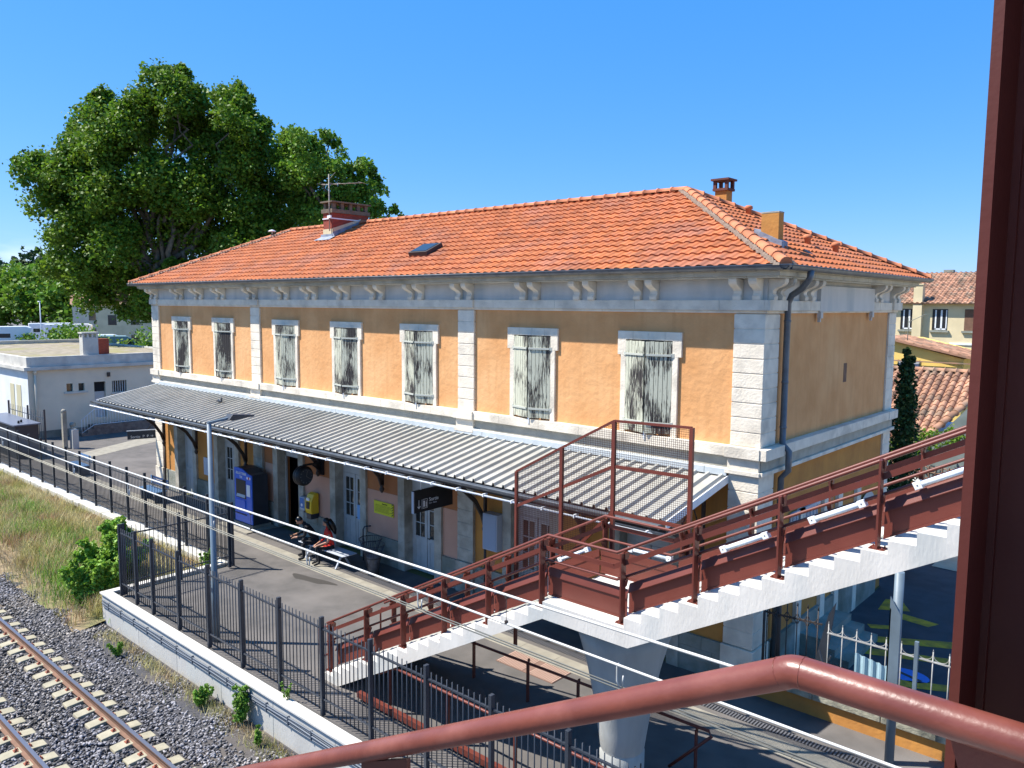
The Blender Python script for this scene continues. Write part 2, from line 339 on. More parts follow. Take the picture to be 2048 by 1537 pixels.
mb = MB(); mb.box(-420, -70, 6, 200, -.5, 1.1); mb.quad((-70, 6, 1.1), (-62, 6, 0), (-62, 200, 0), (-70, 200, 1.1)); tag(mb.build('far_car_park', asphalt), kind='structure')
mb = MB()   # verge between kerb wall and ballast: lumpy earth bank
nx, ny = 170, 16
ids = []
for i in range(nx + 1):
    x = -62 + i * (62 - 14.6) / nx
    for j in range(ny + 1):
        y = -7.4 + j * (7.4 - 3.42) / ny; t = j / ny
        z = -.73 + .42 * min(1, t * 1.5) ** 1.2 + .07 * math.sin(x * 1.9 + y * 3) * t + .05 * math.sin(x * 4.1 - y * 2.3) * t + random.uniform(-.02, .02)
        ids.append(mb.pts([(x, y, z)]))
mb.smooth = True
for i in range(nx):
    for j in range(ny):
        a = ids[i * (ny + 1) + j]; mb.face(a, a + ny + 1, a + ny + 2, a + 1)
tag(mb.build('earth_bank', earth), kind='structure')
mb = MB(); mb.quad((5.2, 10.6, .012), (60, 10.6, .012), (60, 60, .012), (5.2, 60, .012)); mb.quad((.6, 10.8, .012), (5.2, 10.6, .012), (5.2, 12.9, .012), (.6, 12.9, .012)); mb.quad((6.5, .45, .012), (60, .45, .012), (60, 10.6, .012), (6.5, 10.6, .012)); tag(mb.build('pale_bounce_yard', M('bounce_gravel', (.46, .39, .28), (.38, .32, .23), 2, .95)), kind='structure')  # sunlit strip given a pale colour; unseen rest added to bounce warm light
# parking bay paint, each a thin sheet
mb = MB()
for P in [[(.42, 7.1), (.5, 6.2), (1.15, 6.6), (.8, 7.2)], [(.85, 6.35), (.9, 5.95), (1.75, 5.85), (1.9, 6.2)], [(.5, 4.15), (.62, 3.85), (2.5, 4.9), (2.5, 5.35)], [(.3, 3.35), (.4, 3.0), (2.6, 3.95), (2.6, 4.3)], [(.6, 5.05), (.75, 4.85), (1.2, 5.15), (1.1, 5.35)], [(1.4, 2.2), (1.5, 1.9), (3.6, 2.95), (3.5, 3.25)]]:
    n = mb.pts([(x, y, .005) for x, y in P]); mb.face(*range(n, n + len(P)))
tag(mb.build('parking_markings', ymark), kind='structure')
mb = MB(); cx, cy = 2.1, 2.85
n = mb.pts([(cx + .42 * math.cos(a), cy + .3 * math.sin(a), .005) for a in [2 * math.pi * k / 20 for k in range(20)]]); mb.face(*range(n, n + 20))
q = mb.build('disabled_bay_symbol', bmark); tag(q, kind='structure')
mb = MB(); mb.bar((1.75, 2.95, .008), (2.4, 2.72, .008), .09, .002); o = mb.build('symbol_figure', asphalt_dark, q)

# ================================================================= STATION BUILDING
BX0, BX1, BY1 = -26.15, 0., 8.05
st = T('station_building', 'two-storey ochre railway station with white stone trim and orange tiled hip roof', 'station building', (-13, 0, 0))
B = lambda mb, n, m, **k: mb.build(n, m, st, **k)
WX = [-23.63, -20.42, -16.35, -13.08, -9.8, -5.75, -2.52]
ZS, ZF = 4.88, 7.46
# upper walls (solid core) and lower walls with door openings
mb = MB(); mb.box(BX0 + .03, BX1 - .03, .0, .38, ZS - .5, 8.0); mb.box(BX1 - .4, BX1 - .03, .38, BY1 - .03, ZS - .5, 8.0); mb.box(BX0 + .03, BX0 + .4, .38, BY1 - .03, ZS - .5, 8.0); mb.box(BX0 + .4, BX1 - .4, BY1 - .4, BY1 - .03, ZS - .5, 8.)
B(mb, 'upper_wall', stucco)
HW, HT = .63, 3.42
edges = [BX0 + .03] + sum([[x - HW, x + HW] for x in WX], []) + [BX1 - .03]
def lower(xa, xb, mat, name):
    mb = MB(); e = [xa] + [q for q in edges[1:-1] if xa < q < xb] + [xb]
    for i in range(0, len(e), 2):
        mb.box(e[i], e[i + 1], .012, .42, 0, HT)
    mb.box(xa, xb, .012, .42, HT, ZS - .5); B(mb, name, mat)
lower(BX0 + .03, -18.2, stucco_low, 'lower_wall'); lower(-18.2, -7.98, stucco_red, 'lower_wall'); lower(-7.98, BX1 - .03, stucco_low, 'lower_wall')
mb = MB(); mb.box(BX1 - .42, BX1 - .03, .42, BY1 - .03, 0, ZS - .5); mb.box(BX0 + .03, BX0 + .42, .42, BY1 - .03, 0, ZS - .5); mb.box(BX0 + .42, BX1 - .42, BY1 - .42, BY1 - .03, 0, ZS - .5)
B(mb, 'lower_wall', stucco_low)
mb = MB(); mb.box(BX0 + .5, BX1 - .5, .95, 1.0, 0, 4.3); mb.box(BX0 + .5, BX1 - .5, .42, 1., 4.0, 4.1); B(mb, 'dark_backing', dark_fill)  # near-black sheet painting the unlit hall behind the doors
# pink painted panels of the middle bays
for a, b in ((-17.85, -17.25), (-15.45, -13.98), (-12.18, -10.7), (-8.9, -8.3)): B(MB().box(a, b, .004, .02, .80, 2.13), 'painted_panel', pinkp)
# plinth
e = [BX0 - .02] + edges[1:-1] + [BX1 + .02]
for i in range(0, len(e), 2):
    mb = MB()
    a, b = e[i] + (.27 if i else 0), e[i + 1] - (.27 if i + 1 < len(e) - 1 else 0)
    if b - a < .05: continue
    for k, (z0, z1) in enumerate(((0, .27), (.275, .53), (.535, .80))):
        x = a
        while x < b - .01:
            w = min(b - x, random.uniform(.5, .8)); 
            if b - x - w < .2: w = b - x
            mb.box(x + .003, x + w - .003, -.05 + random.uniform(0, .006), .1, z0, z1); x += w
    B(mb, 'plinth', stone_grey)
mb = MB(); mb.box(BX1 - .1, BX1 + .04, .6, BY1 - .6, 0, .8)
B(mb, 'plinth', stone_grey)
# door surrounds: big stone jambs either side + lintel (shadow side visible)
for x in WX:
    mb = MB()
    for s in (-1, 1):
        xa, xb = sorted((x + s * HW, x + s * (HW + .27)))
        if s < 0: xb += .01
        else: xa -= .01
        z = 0
        for h in (.82, .8, .55, .8, .45):
            mb.box(xa, xb, -.07, .3, z + .004, min(z + h, HT)); z += h
            if z >= HT: break
    mb.box(x - HW - .27, x + HW + .27, -.068, .3, HT - .012, HT + .28)
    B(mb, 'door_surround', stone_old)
# doors
def door(x, kind):
    y = .24
    if kind == 'open':
        mb = MB(); mb.box(x - HW, x + HW, y, y + .06, 2.45, 2.62); mb.box(x - HW, x + HW, y, y + .05, 3.36, HT); mb.box(x - HW, x - HW + .05, y, y + .06, 0, HT); mb.box(x + HW - .05, x + HW, y, y + .06, 0, HT)
        for k in range(7): mb.box(x - .55 + k * .18, x - .535 + k * .18, y, y + .02, 2.62, 3.36)
        d = B(mb, 'doorway_frame', doorp); return
    mb = MB(); t = .05
    mb.box(x - HW, x - HW + .05, y, y + t, 0, HT); mb.box(x + HW - .05, x + HW, y, y + t, 0, HT)
    mb.box(x - HW + .05, x + HW - .05, y, y + t, 2.38, 2.78); mb.box(x - HW + .05, x + HW - .05, y, y + t, HT - .06, HT); mb.box(x - .03, x + .03, y, y + t, 2.78, HT - .06)
    for s in (-1, 1):
        mb.box(x + s * .3 - .012, x + s * .3 + .012, y + .01, y + .04, 2.78, HT - .06)
        mb.box(x + s * .3 - .27, x + s * .3 + .27, y + .011, y + .039, 3.06, 3.085)
    for s in (-1, 1):   # two leaves
        a, b = sorted((x + s * .012, x + s * (HW - .05)))
        mb.box(a, a + .09, y + .004, y + .046, .02, 2.37); mb.box(b - .09, b, y + .004, y + .046, .02, 2.37)
        for z0, z1 in ((.02, .16), (.92, 1.03), (2.25, 2.37)): mb.box(a + .09, b - .09, y + .004, y + .046, z0, z1)
        mb.box(a + .09, b - .09, y + .018, y + .036, .16, .92); mb.box((a + b) / 2 - .012, (a + b) / 2 + .012, y + .008, y + .04, .16, .92)
        if kind == 'glazed':
            mb.box((a + b) / 2 - .012, (a + b) / 2 + .012, y + .01, y + .04, 1.03, 2.25)
            for z in (1.43, 1.84): mb.box(a + .09, b - .09, y + .011, y + .039, z - .012, z + .012)
        elif kind == 'solid': mb.box(a + .09, b - .09, y + .018, y + .036, 1.03, 2.25)
        else: 
            for k in range(6): mb.box(a + .09, b - .09, y + .012, y + .03, 1.03 + k * .205, 1.2 + k * .205)
    d = B(mb, 'door', doorp)
    mb = MB(); mb.box(x - HW + .05, x + HW - .05, y + .024, y + .03, 2.79, HT - .06)
    if kind == 'glazed': mb.box(x - HW + .1, x + HW - .1, y + .024, y + .03, 1.04, 2.24)
    mb.build('pane', glass, d)
    mb = MB(); mb.box(x + .03, x + .13, y - .02, y, 1.02, 1.045); mb.build('handle', black, d)
    mb = MB(); mb.box(x - HW + .12, x - .06, y + .06, y + .065, 1.1, 2.2); mb.box(x + .06, x + HW - .12, y + .06, y + .065, 1.1, 2.2)
    if kind == 'glazed': mb.build('curtain', lightgrey, d)
for x, k in zip(WX, ('solid', 'glazed', 'open', 'glazed', 'glazed', 'glazed', 'louvre')): door(x, k)
# roller shutter style grille in front of door six is the shade of the mesh: nothing to add
# pilasters of stacked blocks
def blocks(mb, x0, x1, y0, y1, z0, z1, h=.277, gap=.010):
    n = max(1, round((z1 - z0) / h)); h = (z1 - z0) / n
    mb.box(x0 + .012, x1 - .012, y0 + .012, y1 - .012, z0, z1)
    for k in range(n): mb.box(x0, x1, y0, y1, z0 + k * h + gap, z0 + (k + 1) * h - gap)
PIL = [(-26.15, -25.55), (-18.48, -17.9), (-8.26, -7.68), (-.61, 0.)]
for i, (a, b) in enumerate(PIL):
    cor = i in (0, 3)
    mb = MB(); y1 = .62 if cor else .2
    x0, x1 = (a - .02 if i == 0 else a, b + .02 if i == 3 else b)
    blocks(mb, x0, x1, -.06, y1, ZS, ZF)
    B(mb, 'pilaster', stone, bevel=.008)
    if cor: mb = MB(); blocks(mb, x0, x1, BY1 - .55, BY1 + .03, ZS, ZF); B(mb, 'pilaster', stone, bevel=.008)
    mb = MB(); blocks(mb, x0, x1, -.08, y1, .85, 4.35, .36)
    mb.box(x0 - .03, x1 + .03, -.12, y1, 0, .84)
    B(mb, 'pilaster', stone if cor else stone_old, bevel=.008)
    if cor: mb = MB(); blocks(mb, x0, x1, BY1 - .55, BY1 + .03, .85, 4.35, .36); B(mb, 'pilaster', stone, bevel=.008)
# string course at first floor level (runs round), three mouldings of stone lengths
def band(mb, z0, z1, d, xs=(BX0, BX1), ends=True, L=(1.0, 1.5)):
    x = xs[0] - d
    while x < xs[1] + d - .01:
        w = random.uniform(*L)
        if xs[1] + d - x - w < .5: w = xs[1] + d - x
        mb.box(x + .002, x + w - .002, -d + random.uniform(-.002, .002), .3, z0, z1); x += w
    if ends:
        for X0, X1 in ((BX1 - .3, BX1 + d), (BX0 - d, BX0 + .3)):
            y = .302
            while y < BY1 + d - .01:
                w = random.uniform(.6, 1.0)
                if BY1 + d - y - w < .4: w = BY1 + d - y
                mb.box(X0, X1 + random.uniform(-.003, .003), y, y + w - .004, z0, z1); y += w
mb = MB(); band(mb, 4.42, 4.667, .05); B(mb, 'fascia', M('weathered_band', (.43, .41, .34), (.34, .325, .27), 3, .95, .5, 20), bevel=.004)
mb = MB(); band(mb, 4.67, 4.88, .15); band(mb, 4.34, 4.417, .10)
for a, b in PIL: mb.box(a - .06, b + .06, -.19, .1, 4.665, 4.884); mb.box(a - .02, b + .02, -.11, .1, 4.42, 4.664); mb.box(a - .05, b + .05, -.15, .1, 4.335, 4.418)
mb.box(BX1 + .061, BX1 + .19, -.17, .7, 4.665, 4.884); mb.box(BX1, BX1 + .17, BY1 - .6, BY1 + .12, 4.663, 4.886)
B(mb, 'string_course', stone, bevel=.006)
# frieze: architrave band, plain frieze, corbels, cornice
mb = MB(); band(mb, 7.47, 7.52, .05, L=(1.4, 2.2)); band(mb, 7.522, 7.72, .09, L=(1.4, 2.2))
for a, b in PIL: mb.box(a - .03, b + .03, -.14, .1, 7.525, 7.724)
mb.box(BX1 + .031, BX1 + .14, -.14, .68, 7.525, 7.724); mb.box(BX1, BX1 + .14, BY1 - .6, BY1 + .1, 7.527, 7.726)
B(mb, 'architrave', stone, bevel=.005)
mb = MB(); mb.box(BX0 - .02, BX1 + .02, -.02, .3, 7.72, 8.14); mb.box(BX1 - .3, BX1 + .02, .3, BY1, 7.72, 8.14); mb.box(BX0 - .02, BX0 + .3, .3, BY1, 7.72, 8.14)
B(mb, 'frieze', concrete_w)
mb = MB(); band(mb, 8.13, 8.16, .37, L=(1.6, 2.4)); band(mb, 8.163, 8.25, .43, L=(1.6, 2.4)); band(mb, 8.253, 8.29, .48, L=(1.6, 2.4))
B(mb, 'cornice', M('cornice_stone', (.60, .56, .46), (.48, .45, .37), 3.5, .95, .6, 20, c3=(.36, .34, .28), scale3=1.2), bevel=.006)
# S-shaped corbels in pairs
Sprof = [(0, 0), (.12, 0), (.125, .07), (.085, .13), (.09, .18), (.14, .225), (.235, .265), (.30, .31), (.325, .36), (.325, .42), (0, .42)]
def corbel(x=None, y=None):
    mb = MB()
    if y is None: mb.prism([(a, b * .96) for a, b in Sprof], (x - .085, -.02, 7.725), (0, -1, 0), (0, 0, 1), (1, 0, 0), .17)
    else: mb.prism([(a, b * .96) for a, b in Sprof], (BX1 + .02, y - .085, 7.725), (1, 0, 0), (0, 0, 1), (0, 1, 0), .17)
    B(mb, 'corbel', stone, bevel=.008)
for c in (-25.85, -23.64, -22.08, -20.45, -18.3, -16.35, -14.78, -13.12, -11.52, -9.86, -8.0, -5.8, -4.2, -2.6, -.34):
    for s in (-.2, .2): corbel(x=c + s)
for c in (.3, 1.8, 6.25, 7.72):
    for s in (-.19, .19): corbel(y=c + s)
mb = MB(); mb.box(BX1 + .02, BX1 + .10, 2.48, 5.98, 7.50, 8.05)
for y in (2.5, 5.84): mb.box(BX1 + .02, BX1 + .11, y, y + .12, 7.36, 7.5); mb.box(BX1 + .02, BX1 + .08, y + .03, y + .09, 7.28, 7.36)
B(mb, 'name_panel', concrete_w, bevel=.006)
# windows on the first floor
def upper_window(i, x):
    mb = MB(); y = -.055; w, e = .70, .78
    mb.box(x - w, x - .57, y, .1, ZS, 6.78); mb.box(x + .57, x + w, y, .1, ZS, 6.78)
    mb.box(x - e, x - .57, y - .002, .1, 6.55, 6.88); mb.box(x + .57, x + e, y - .002, .1, 6.55, 6.88)
    xx = x - e
    for k in range(4): mb.box(xx + .002, xx + 2 * e / 4 - .002, y - .004, .1, 6.882, 7.06); xx += 2 * e / 4
    fr = B(mb, 'window', stone, bevel=.005)
    mb = MB(); mb.box(x - .57, x + .57, -.004, .003, ZS + .1, 6.88); mb.build('pane', black, fr)  # black sheet on the solid wall, painted darkness of the window opening
    worn = SHUT[(2, 2, 1, 1, 1, 0, 0)[i]]; D = .14; Z0, Z1 = 4.93, 6.86
    for s in (-1, 1):
        hx, hy = x + s * .565, -.03
        tipx, tipy = x + s * .012, -.03 - (D + (.02 if s > 0 else 0))
        d = Vector((tipx - hx, tipy - hy, 0)); L = d.length; X = d / L; Z = Vector((0, 0, 1)); Y = Z.cross(X)
        if Y.y > 0: Y = -Y
        mb = MB(); nb = 6
        for k in range(nb):
            c0 = Vector((hx, hy, 0)) + X * (L * (k + .5) / nb) + Y * .014; c0.z = (Z0 + Z1) / 2; mb.cv = random.random()
            mb.obox(c0 + Vector((0, 0, random.uniform(-.006, .006))), (X, Y, Z), L / nb / 2 - .006, .014 + random.uniform(-.002, .002), (Z1 - Z0) / 2)
        sh = B(mb, 'shutter', worn)
        for z in (Z0 + .22, Z1 - .28): MB().obox(Vector((hx, hy, z)) + X * (L * .5) + Y * .04, (X, Y, Z), L * .47, .012, .022).obox(Vector((hx + s * .02, hy - .03, z)), (X, Y, Z), .03, .012, .04).build('hinge_bar', hinge, sh)
for i, x in enumerate(WX): upper_window(i, x)
# sill shadow brackets under each pair of shutters (closing stay)
for x in WX: B(MB().box(x - .018, x + .018, -.17, -.12, 4.78, 4.96), 'shutter_stay', whitem)
# end wall details
mb = MB(); mb.box(-.04, -.024, 4.42, 4.62, 5.86, 6.3); B(mb, 'vent_opening', rust)
mb = MB(); mb.box(-.1, .03, 6.0, 7.0, 1.2, 2.62)
n = mb.pts([(.03, 6.5 + .5 * math.cos(a), 2.62 + .28 * math.sin(a)) for a in [math.pi * k / 12 for k in range(13)]]); mb.face(*range(n, n + 13)); B(mb, 'window', doorp)
mb = MB()
for k in range(8): mb.box(.03, .06, 1.62 + k * .19, 1.64 + k * .19, 2.2, 3.25)
mb.box(.0, .05, 1.55, 3.15, 3.22, 3.3); mb.box(.0, .05, 1.55, 3.15, 2.15, 2.2); mb.box(-.02, .01, 1.6, 3.1, 2.2, 3.22)
B(mb, 'window', lightgrey)
for y in (2.0, 3.4, 4.3, 5.6): B(MB().box(-.03, .05, y, y + .28, 0, 3.3), 'pilaster', stone)
mb = MB(); mb.box(.0, 1.1, 2.3, 4.2, 0, .16); mb.box(.0, .8, 2.3, 4.2, .16, .32); mb.box(0, .5, 2.3, 4.2, .32, .48); B(mb, 'doorstep', stone_grey)

# ---- roof
TH = math.atan(.478); ct, sn = math.cos(TH), math.sin(TH); EO = .60; SL = 4.62 / ct; EZ = 8.33
ROOF = MB(); EX0, EX1, EY0, EY1 = BX0 - EO, BX1 + EO, -EO - .02, BY1 + EO
W_ = (EY1 - EY0) / 2; SL = W_ / ct; RZ = EZ + W_ * .478
tiles(ROOF, (0, EY0, EZ), (1, 0, 0), (0, ct, sn), (0, -sn, ct), SL, lambda v: EX0 + v * ct, lambda v: EX1 - v * ct)
tiles(ROOF, (0, EY1, EZ), (-1, 0, 0), (0, -ct, sn), (0, sn, ct), SL, lambda v: -EX1 + v * ct, lambda v: -EX0 - v * ct, row=.67)
tiles(ROOF, (EX1, 0, EZ), (0, 1, 0), (-ct, 0, sn), (sn, 0, ct), SL, lambda v: EY0 + v * ct, lambda v: EY1 - v * ct)
tiles(ROOF, (EX0, 0, EZ), (0, -1, 0), (ct, 0, sn), (-sn, 0, ct), SL, lambda v: -EY1 + v * ct, lambda v: -EY0 - v * ct, row=.67)
roof = B(ROOF, 'roof', tile)
mb = MB(); YM = (EY0 + EY1) / 2; A_ = (EX0 + W_, YM, RZ + .03); C_ = (EX1 - W_, YM, RZ + .03)
ridge(mb, A_, C_); 
for p, q in (((EX0, EY0), A_), ((EX1, EY0), C_), ((EX0, EY1), A_), ((EX1, EY1), C_)): ridge(mb, (p[0], p[1], EZ + .05), q)
mb.build('ridge_tiles', tile_ridge, roof)
mb = MB()
for p, q in (((EX1, EY0), C_), ((EX0, EY0), A_)):
    a = Vector((p[0], p[1], EZ + .03)); b = Vector(q); n = 60
    for s in (-1, 1):
        for k in range(n):
            c = a.lerp(b, (k + .5) / n); side = Vector((1, (1 if p[0] > -5 else -1) * 1, 0)).normalized() * s * random.uniform(.12, .15)
            mb.obox(c + side + Vector((0, 0, -.015)), ((1, 0, 0), (0, 1, 0), (0, 0, 1)), .05 + random.random() * .02, .05 + random.random() * .02, .025)
mb.build('hip_mortar', mortar, roof)
# gutter: half-round, with joint rings
def gutter_prof(): return [(0.0, .0), (-.0, -.05)]
mb = MB(); gr = .085
def gut(a, b, out):
    a = Vector(a); b = Vector(b); d = (b - a); X = d.normalized(); O = Vector(out); Z = Vector((0, 0, 1))
    ang = [math.pi * k / 8 for k in range(9)]; P = [(-math.cos(t) * gr, -math.sin(t) * gr) for t in ang]
    for (e, f, sc) in [(a, b, 1.0)] + [(a + X * s, a + X * (s + .02), 1.08) for s in np.arange(.5, d.length, .8)]:
        r0 = mb.pts([e + O * (p * sc) + Z * (q * sc) for p, q in P]); r1 = mb.pts([f + O * (p * sc) + Z * (q * sc) for p, q in P])
        i0 = mb.pts([e + O * (p * .9) + Z * (q * .9) for p, q in P]); i1 = mb.pts([f + O * (p * .9) + Z * (q * .9) for p, q in P])
        mb.smooth = True
        for k in range(8): mb.face(r0[0] if False else r0 + k, r0 + k + 1, r1 + k + 1, r1 + k); mb.face(i0 + k, i1 + k, i1 + k + 1, i0 + k + 1)
        mb.smooth = False
    mb.tube([a + O * gr, b + O * gr], .014, 6)
gz = EZ + .01; ge = .62
gut((BX0 - ge - gr, -ge, gz), (BX1 + ge + gr, -ge, gz), (0, -1, 0)); gut((BX1 + ge, -ge - gr, gz), (BX1 + ge, BY1 + ge + gr, gz), (1, 0, 0)); gut((BX0 - ge, -ge - gr, gz), (BX0 - ge, BY1 + ge, gz), (-1, 0, 0))
B(mb, 'gutter', zinc)
mb = MB(); mb.tube([(.66, .42, 8.28), (.64, .42, 8.12), (.45, .55, 7.95), (.18, .74, 7.82), (.10, .78, 7.66), (.10, .78, 4.9), (.24, .78, 4.75), (.24, .78, 4.36), (.10, .78, 4.2), (.10, .78, .1)], .062, 14)
for z in (7.3, 6.1, 5.2, 3.4): mb.tube([(.1, .78, z), (.1, .78, z + .04)], .07, 14)
B(mb, 'downpipe', zinc)
# brick chimney stack at left of ridge, on front slope
def slope_z(y): return EZ + (y - EY0) * .478
cx0, cx1, cy0, cy1 = -18.12, -17.56, 2.75, 4.35
mb = MB(); mb.box(cx0, cx1, cy0, cy1, 9.6, 10.85)
ch = mb.build('chimney', brick, roof)
mb = MB(); mb.box(cx0 - .05, cx1 + .05, cy0 - .05, cy1 + .05, 10.85, 10.99)
for y in (cy0 + .02, cy0 + .38, cy0 + .75, cy0 + 1.1, cy1 - .15):
    for x in (cx0, cx1 - .12): mb.box(x, x + .12, y, y + .13, 10.99, 11.22)
mb.box(cx0 - .08, cx1 + .08, cy0 - .08, cy1 + .08, 11.22, 11.27); mb.build('chimney_cap', sooty, ch)
mb = MB(); mb.box(cx0 - .012, cx1 + .012, cy0 - .012, cy0 + .02, 9.75, 10.28)
mb.prism([(cy0, slope_z(cy0) - .1), (cy0, slope_z(cy0) + .36), (cy1 - .35, slope_z(cy1 - .35) + .18), (cy1 - .35, slope_z(cy1 - .35) - .1)], (cx1 + .012, 0, 0), (0, 1, 0), (0, 0, 1), (-1, 0, 0), .03)
mb.build('rendered_base', beige, ch)
mb = MB(); mb.prism([(cy0 - .1, slope_z(cy0) - .12), (cy0, slope_z(cy0) + .22), (cy1 - .25, slope_z(cy1 - .25) + .1), (cy1 - .25, slope_z(cy1 - .25) - .1)], (cx1 + .02, 0, 0), (0, 1, 0), (0, 0, 1), (-1, 0, 0), .03)
mb.box(cx0 - .15, cx1 + .1, cy0 - .02, cy0, slope_z(cy0) - .1, slope_z(cy0) + .16)
mb.quad((cx0 - .2, cy0 - .3, slope_z(cy0 - .3) + .075), (cx1 + .2, cy0 - .3, slope_z(cy0 - .3) + .075), (cx1 + .15, cy0, slope_z(cy0) + .08), (cx0 - .15, cy0, slope_z(cy0) + .08)); mb.build('flashing', lead, ch)
# chimneys on the right-hand hip
def hip_z(x): return EZ + (EX1 - x) * .478
mb = MB(); mb.box(-.76, -.39, 1.32, 1.56, 8.6, 9.5); c2 = mb.build('chimney', stucco_low, roof)
mb = MB(); mb.box(-.765, -.385, 1.315, 1.565, 9.5, 9.53); mb.build('chimney_cap', stone_old, c2)
mb = MB(); mb.prism([(-.9, hip_z(-.9) - .05), (-.9, hip_z(-.9) + .16), (-.3, hip_z(-.3) + .16), (-.3, hip_z(-.3) - .05)], (0, 1.29, 0), (1, 0, 0), (0, 0, 1), (0, 1, 0), .30); mb.build('flashing', lead, c2)
mb = MB(); mb.box(-3.75, -3.42, 5.0, 5.32, 9.6, 10.62); c3_ = mb.build('chimney', stucco_low, roof)
mb = MB(); mb.box(-3.8, -3.37, 4.95, 5.37, 10.62, 10.68)
for x in (-3.79, -3.46):
    for y in (4.96, 5.28): mb.box(x, x + .08, y, y + .08, 10.68, 10.88)
mb.box(-3.84, -3.33, 4.91, 5.41, 10.88, 10.93); mb.build('chimney_cap', M('dark_brick_cap', (.15, .045, .03), (.09, .035, .03), 8, .9), c3_)
for x, y in ((-2.62, 4.64), (-.8, 3.9), (-.55, 5.0)):
    mb = MB(); z = hip_z(x); mb.lathe((x, y, z), [(.07, -.05), (.07, .16), (.10, .17), (.10, .23), (.06, .26)], 14); mb.build('vent_tile', tile_ridge, roof)
mb = MB(); x = .0; mb.prism([(0, 0), (.3, 0), (.22, .12), (0, .16)], (-.2, 2.15, hip_z(-.05)), (.9, 0, -.43), (0, 0, 1), (0, 1, 0), .22); mb.build('vent_hood', black, roof)
mb = MB(); mb.lathe((-22.7, 3.45, 10.36), [(.02, 0), (.02, .14), (.16, .15), (.12, .2), (.02, .23)], 12); mb.build('vent_cowl', whitem, roof)
# skylight on front slope
k = (0, ct, sn); o_ = Vector((-10.86, .62, slope_z(.62))) + Vector((0, -sn, ct)) * .05
mb = MB(); mb.obox(o_ + Vector((.36, ct * .3, sn * .3)) + Vector((0, -sn, ct)) * .05, ((1, 0, 0), k, (0, -sn, ct)), .38, .33, .06); sk = mb.build('skylight', iron, roof)
mb = MB(); mb.obox(o_ + Vector((.36, ct * .3, sn * .3)) + Vector((0, -sn, ct)) * .115, ((1, 0, 0), k, (0, -sn, ct)), .31, .27, .008); mb.build('pane', glass, sk)

# aerial on the brick chimney
an = T('television_aerial', 'thin grey television aerial strapped to the brick chimney', 'aerial', (cx1 - .1, cy0 - .05, 10.4))
mb = MB(); ax, ay = cx1 - .1, cy0 - .06; mb.tube([(ax, ay, 10.2), (ax, ay, 12.2)], .022, 8); mb.build('mast', stone_old, an)
mb = MB(); mb.tube([(ax - .3, ay - .1, 11.85), (ax + 1.2, ay + .55, 11.85)], .012, 6)
for t in (0, .12, .3, .5, .75, 1):
    p = Vector((ax - .3 + 1.5 * t, ay - .1 + .65 * t, 11.85)); mb.tube([p - Vector((-.1, .25, 0)), p + Vector((-.1, .25, 0))], .006, 5)
mb.tube([(ax, ay, 12.0), (ax + .25, ay + .1, 12.25)], .008, 5); mb.build('antenna', stone_old, an)
mb = MB(); mb.box(ax - .1, ax + .1, ay - .03, ay + .03, 10.66, 10.75); mb.box(cx0 - .02, cx1 + .03, cy0 - .03, cy0 - .01, 10.63, 10.67); mb.box(cx1, cx1 + .02, cy0, cy1, 10.63, 10.67); mb.build('clamp', whitem, an)
# ================================================================= CANOPY
cp = T('platform_canopy', 'long ribbed metal lean-to canopy along the platform side of the station', 'canopy', (-13, -1.2, 3.9))
CX0, CX1 = -25.9, -.62; CY = -2.42
mb = MB(); sl_ = (4.26 - 3.80) / (-.06 - CY)
def cz(y): return 3.80 + (y - CY) * sl_
P = []; x = CX0
while x < CX1 - .01:
    P += [(x, 0), (x + .195, 0), (x + .215, .06), (x + .265, .06)]; x += .29
P = [p for p in P if p[0] <= CX1]; P.append((CX1, 0))
prev = None
for u, h in P:
    n = mb.pts([(u, CY, cz(CY) + h), (u, -.06, cz(-.06) + h)])
    if prev is not None: mb.face(prev, n, n + 1, prev + 1)
    prev = n
o = mb.build('roof_sheet', sheet, cp); sd = o.modifiers.new('thick', 'SOLIDIFY'); sd.thickness = .012; sd.offset = -1
for x in (CX1 + .012, CX0 - .012): MB().bar((x, CY, cz(CY) - .05), (x, -.06, cz(-.06) - .05), .02, .15).build('verge_trim', whitem, cp)
mb = MB(); x = CX0
while x < CX1:
    w = min(6.2, CX1 - x); mb.prism([(0, 0), (.012, 0), (.012, .13), (-.03, .16), (-.03, .14), (0, .12)], (x, -.13, cz(-.13) + .03), (0, -1, 0), (0, 0, 1), (1, 0, 0), w - .01)
    mb.box(x, x + w - .01, -.14, -.10, cz(-.13) + .03, cz(-.13) + .15); x += w
mb.build('wall_flashing', M('flashing_paint', (.52, .56, .57), (.45, .49, .50), 3, .5), cp)
mb = MB()
gy = CY - .03; X0, X1 = CX0 - .2, CX1 - .05; Z = 3.77
ang = [math.pi * k / 8 for k in range(9)]
r0 = mb.pts([(X0, gy - .07 - math.cos(t) * .075, Z - math.sin(t) * .085) for t in ang]); r1 = mb.pts([(X1, gy - .07 - math.cos(t) * .075, Z - math.sin(t) * .085) for t in ang])
mb.smooth = True
for k in range(8): mb.face(r0 + k, r0 + k + 1, r1 + k + 1, r1 + k)
mb.smooth = False; mb.box(X1, X1 + .01, gy - .14, gy, Z - .08, Z + .01)
mb.build('gutter', zinc, cp)
mb = MB(); mb.tube([(X0, gy - .15, 3.60), (X1 - .1, gy - .15, 3.60)], .022, 8)
for x in np.arange(X0 + .4, X1, .8): mb.box(x, x + .03, gy - .18, gy - .04, 3.575, 3.64)
mb.build('cable_conduit', whitem, cp)
mb = MB(); mb.box(CX0, CX1, CY + .02, CY + .10, 3.60, 3.78); mb.box(CX0, CX1, -1.3, -1.22, cz(-1.25) - .16, cz(-1.25) - .02)
